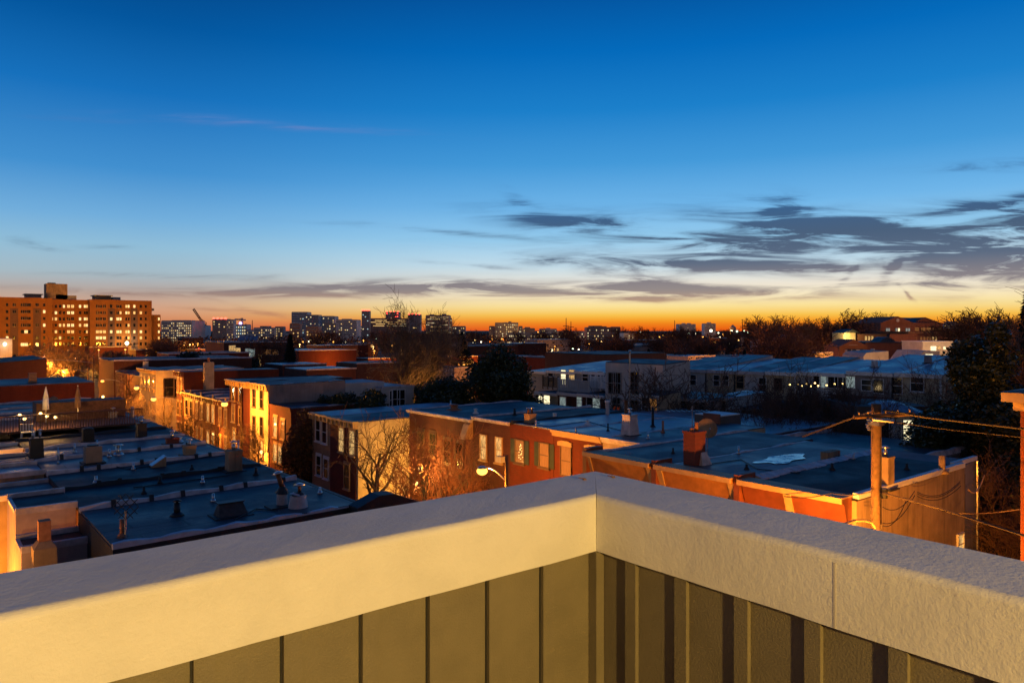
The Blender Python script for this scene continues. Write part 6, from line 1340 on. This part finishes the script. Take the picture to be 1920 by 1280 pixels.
# horizon silhouettes
HZ = [(1424, 598, 210), (1440, 596, 230), (1462, 597.5, 220), (1478, 600, 200), (1506, 601, 240), (1520, 603, 260), (1536, 600, 250), (1552, 602, 250), (1574, 585.5, 230), (1600, 603, 260), (1630, 589, 280), (1642, 592, 270), (1655, 590, 300), (1612, 606, 300), (1818, 590, 200), (1836, 585, 190), (1856, 584, 200), (1872, 588, 190), (1890, 596, 190), (1905, 592, 160), (1446, 606, 150), (1464, 612, 140), (1485, 618, 150), (1452, 618, 128), (1472, 628, 125)]
for i, (px, py, Y) in enumerate(HZ):
    H_ = zof(py, Y); put_tree(None, p_f[i % 3], px, Y, H_/13, i*1.7, base='bare tree silhouetted on glowing horizon', px=px, grp='bare trees along the right horizon')
# wooded belts of the middle distance
rb = random.Random(99)
n = 0
for i in range(210):
    px = rb.uniform(-30, 1950); Y = rb.choice((rb.uniform(180, 330), rb.uniform(330, 700)))
    ytop = rb.uniform(624, 640) if Y < 330 else rb.uniform(612.5, 622)
    if px < 300 or (Y < 330 and 540 < px < 1130): continue
    if 300 < px < 540 and ytop < 632: ytop = rb.uniform(634, 644)
    if 540 < px < 880: ytop = max(ytop, 621)
    if 880 < px < 1130: ytop = max(ytop, 616) if Y > 330 else max(ytop, 637)
    if 1130 < px < 1420 and Y < 330: ytop = max(ytop, 633)
    if 1575 < px < 1800 and Y < 330: continue
    H_ = min(17, zof(ytop, Y)); 
    if H_ < 4: continue
    put_tree(None, p_f[i % 3], px, Y, H_/13, i*2.1, base='dim bare tree in distant woods', px=px, grp='bare trees in the distant wooded belt', szz=1.0)
    n += 1
# small roof clutter
for px, py, r_, h_, m_ in ((1080, 812, .06, .4, metal_m), (1140, 808, .05, .5, black_m), (1215, 822, .06, .35, metal_m), (1010, 812, .05, .4, terracotta), (1262, 850, .05, .3, black_m), (1400, 880, .06, .25, black_m), (1385, 850, .05, .4, metal_m), (1560, 880, .07, .3, black_m), (1600, 860, .05, .3, metal_m), (1700, 880, .06, .3, black_m),
    (380, 905, .05, .3, metal_m), (480, 890, .06, .35, black_m), (270, 925, .05, .3, black_m), (600, 925, .05, .25, metal_m), (400, 940, .05, .3, metal_m), (180, 905, .06, .3, metal_m), (250, 880, .05, .3, metal_m), (360, 880, .05, .25, black_m), (640, 790, .06, .4, metal_m), (700, 785, .05, .3, black_m), (930, 792, .06, .4, metal_m), (820, 785, .05, .4, metal_m)):
    pipe(px, py, r_, h_, m_)
for lab_, L_ in (('thin black cable snaking over the roofs from hatch to twin vents', ((440, 975), (480, 955), (520, 958))), ('black cable lying across the dark striped roof', ((250, 915), (330, 905), (420, 893), (500, 872))), ('black cable trailing across the pale roof by the louvred unit', ((190, 870), (240, 880), (330, 868), (420, 850))), ('black cable on the blue roof beside the red brick chimney', ((1335, 870), (1390, 862), (1420, 880), (1500, 888))), ('black cable crossing the roofs above the shuttered windows', ((960, 790), (1030, 800), (1100, 790), (1180, 812)))):
    P_ = []
    for px, py in L_:
        u, v, z, Y, th = spot(px, py); P_.append((u, v, z+.03))
    cable(lab_, P_, .022, black_m, 0, 'roof_cable', 'cables lying on roofs')
fw_ = MB(); rb = random.Random(4)
for i in range(26000):
    px = rb.uniform(-60, 2000); Y = rb.uniform(300, 1500); u, v = wp(px, Y); h = rb.random()*9.5; q = Y*.0012+.3; a = rb.random()*6.28; k = len(fw_.v); c, s = math.cos(a)*q, math.sin(a)*q
    fw_.v += [(u-c, v-s, h), (u+c*.2, v+s*.2, h+q*.8), (u+c, v+s, h+rb.uniform(-q, q)), (u+s, v-c, h-q*.7)]; fw_.f.append((k, k+1, k+2, k+3))
o = fw_.build('distant_woods', twig_far); o['kind'] = 'stuff'; o['label'] = 'dark low woods and gardens spreading to the horizon'
finish_auto()
scn.view_settings.view_transform = 'Standard'; scn.view_settings.look = 'None'; scn.view_settings.exposure = 0; scn.view_settings.gamma = 1
cy = scn.cycles; cy.use_denoising = True; cy.max_bounces = 5; cy.diffuse_bounces = 2; cy.glossy_bounces = 2; cy.transmission_bounces = 2; cy.sample_clamp_indirect = 3; cy.sample_clamp_direct = 0; cy.use_light_tree = True; cy.caustics_reflective = False
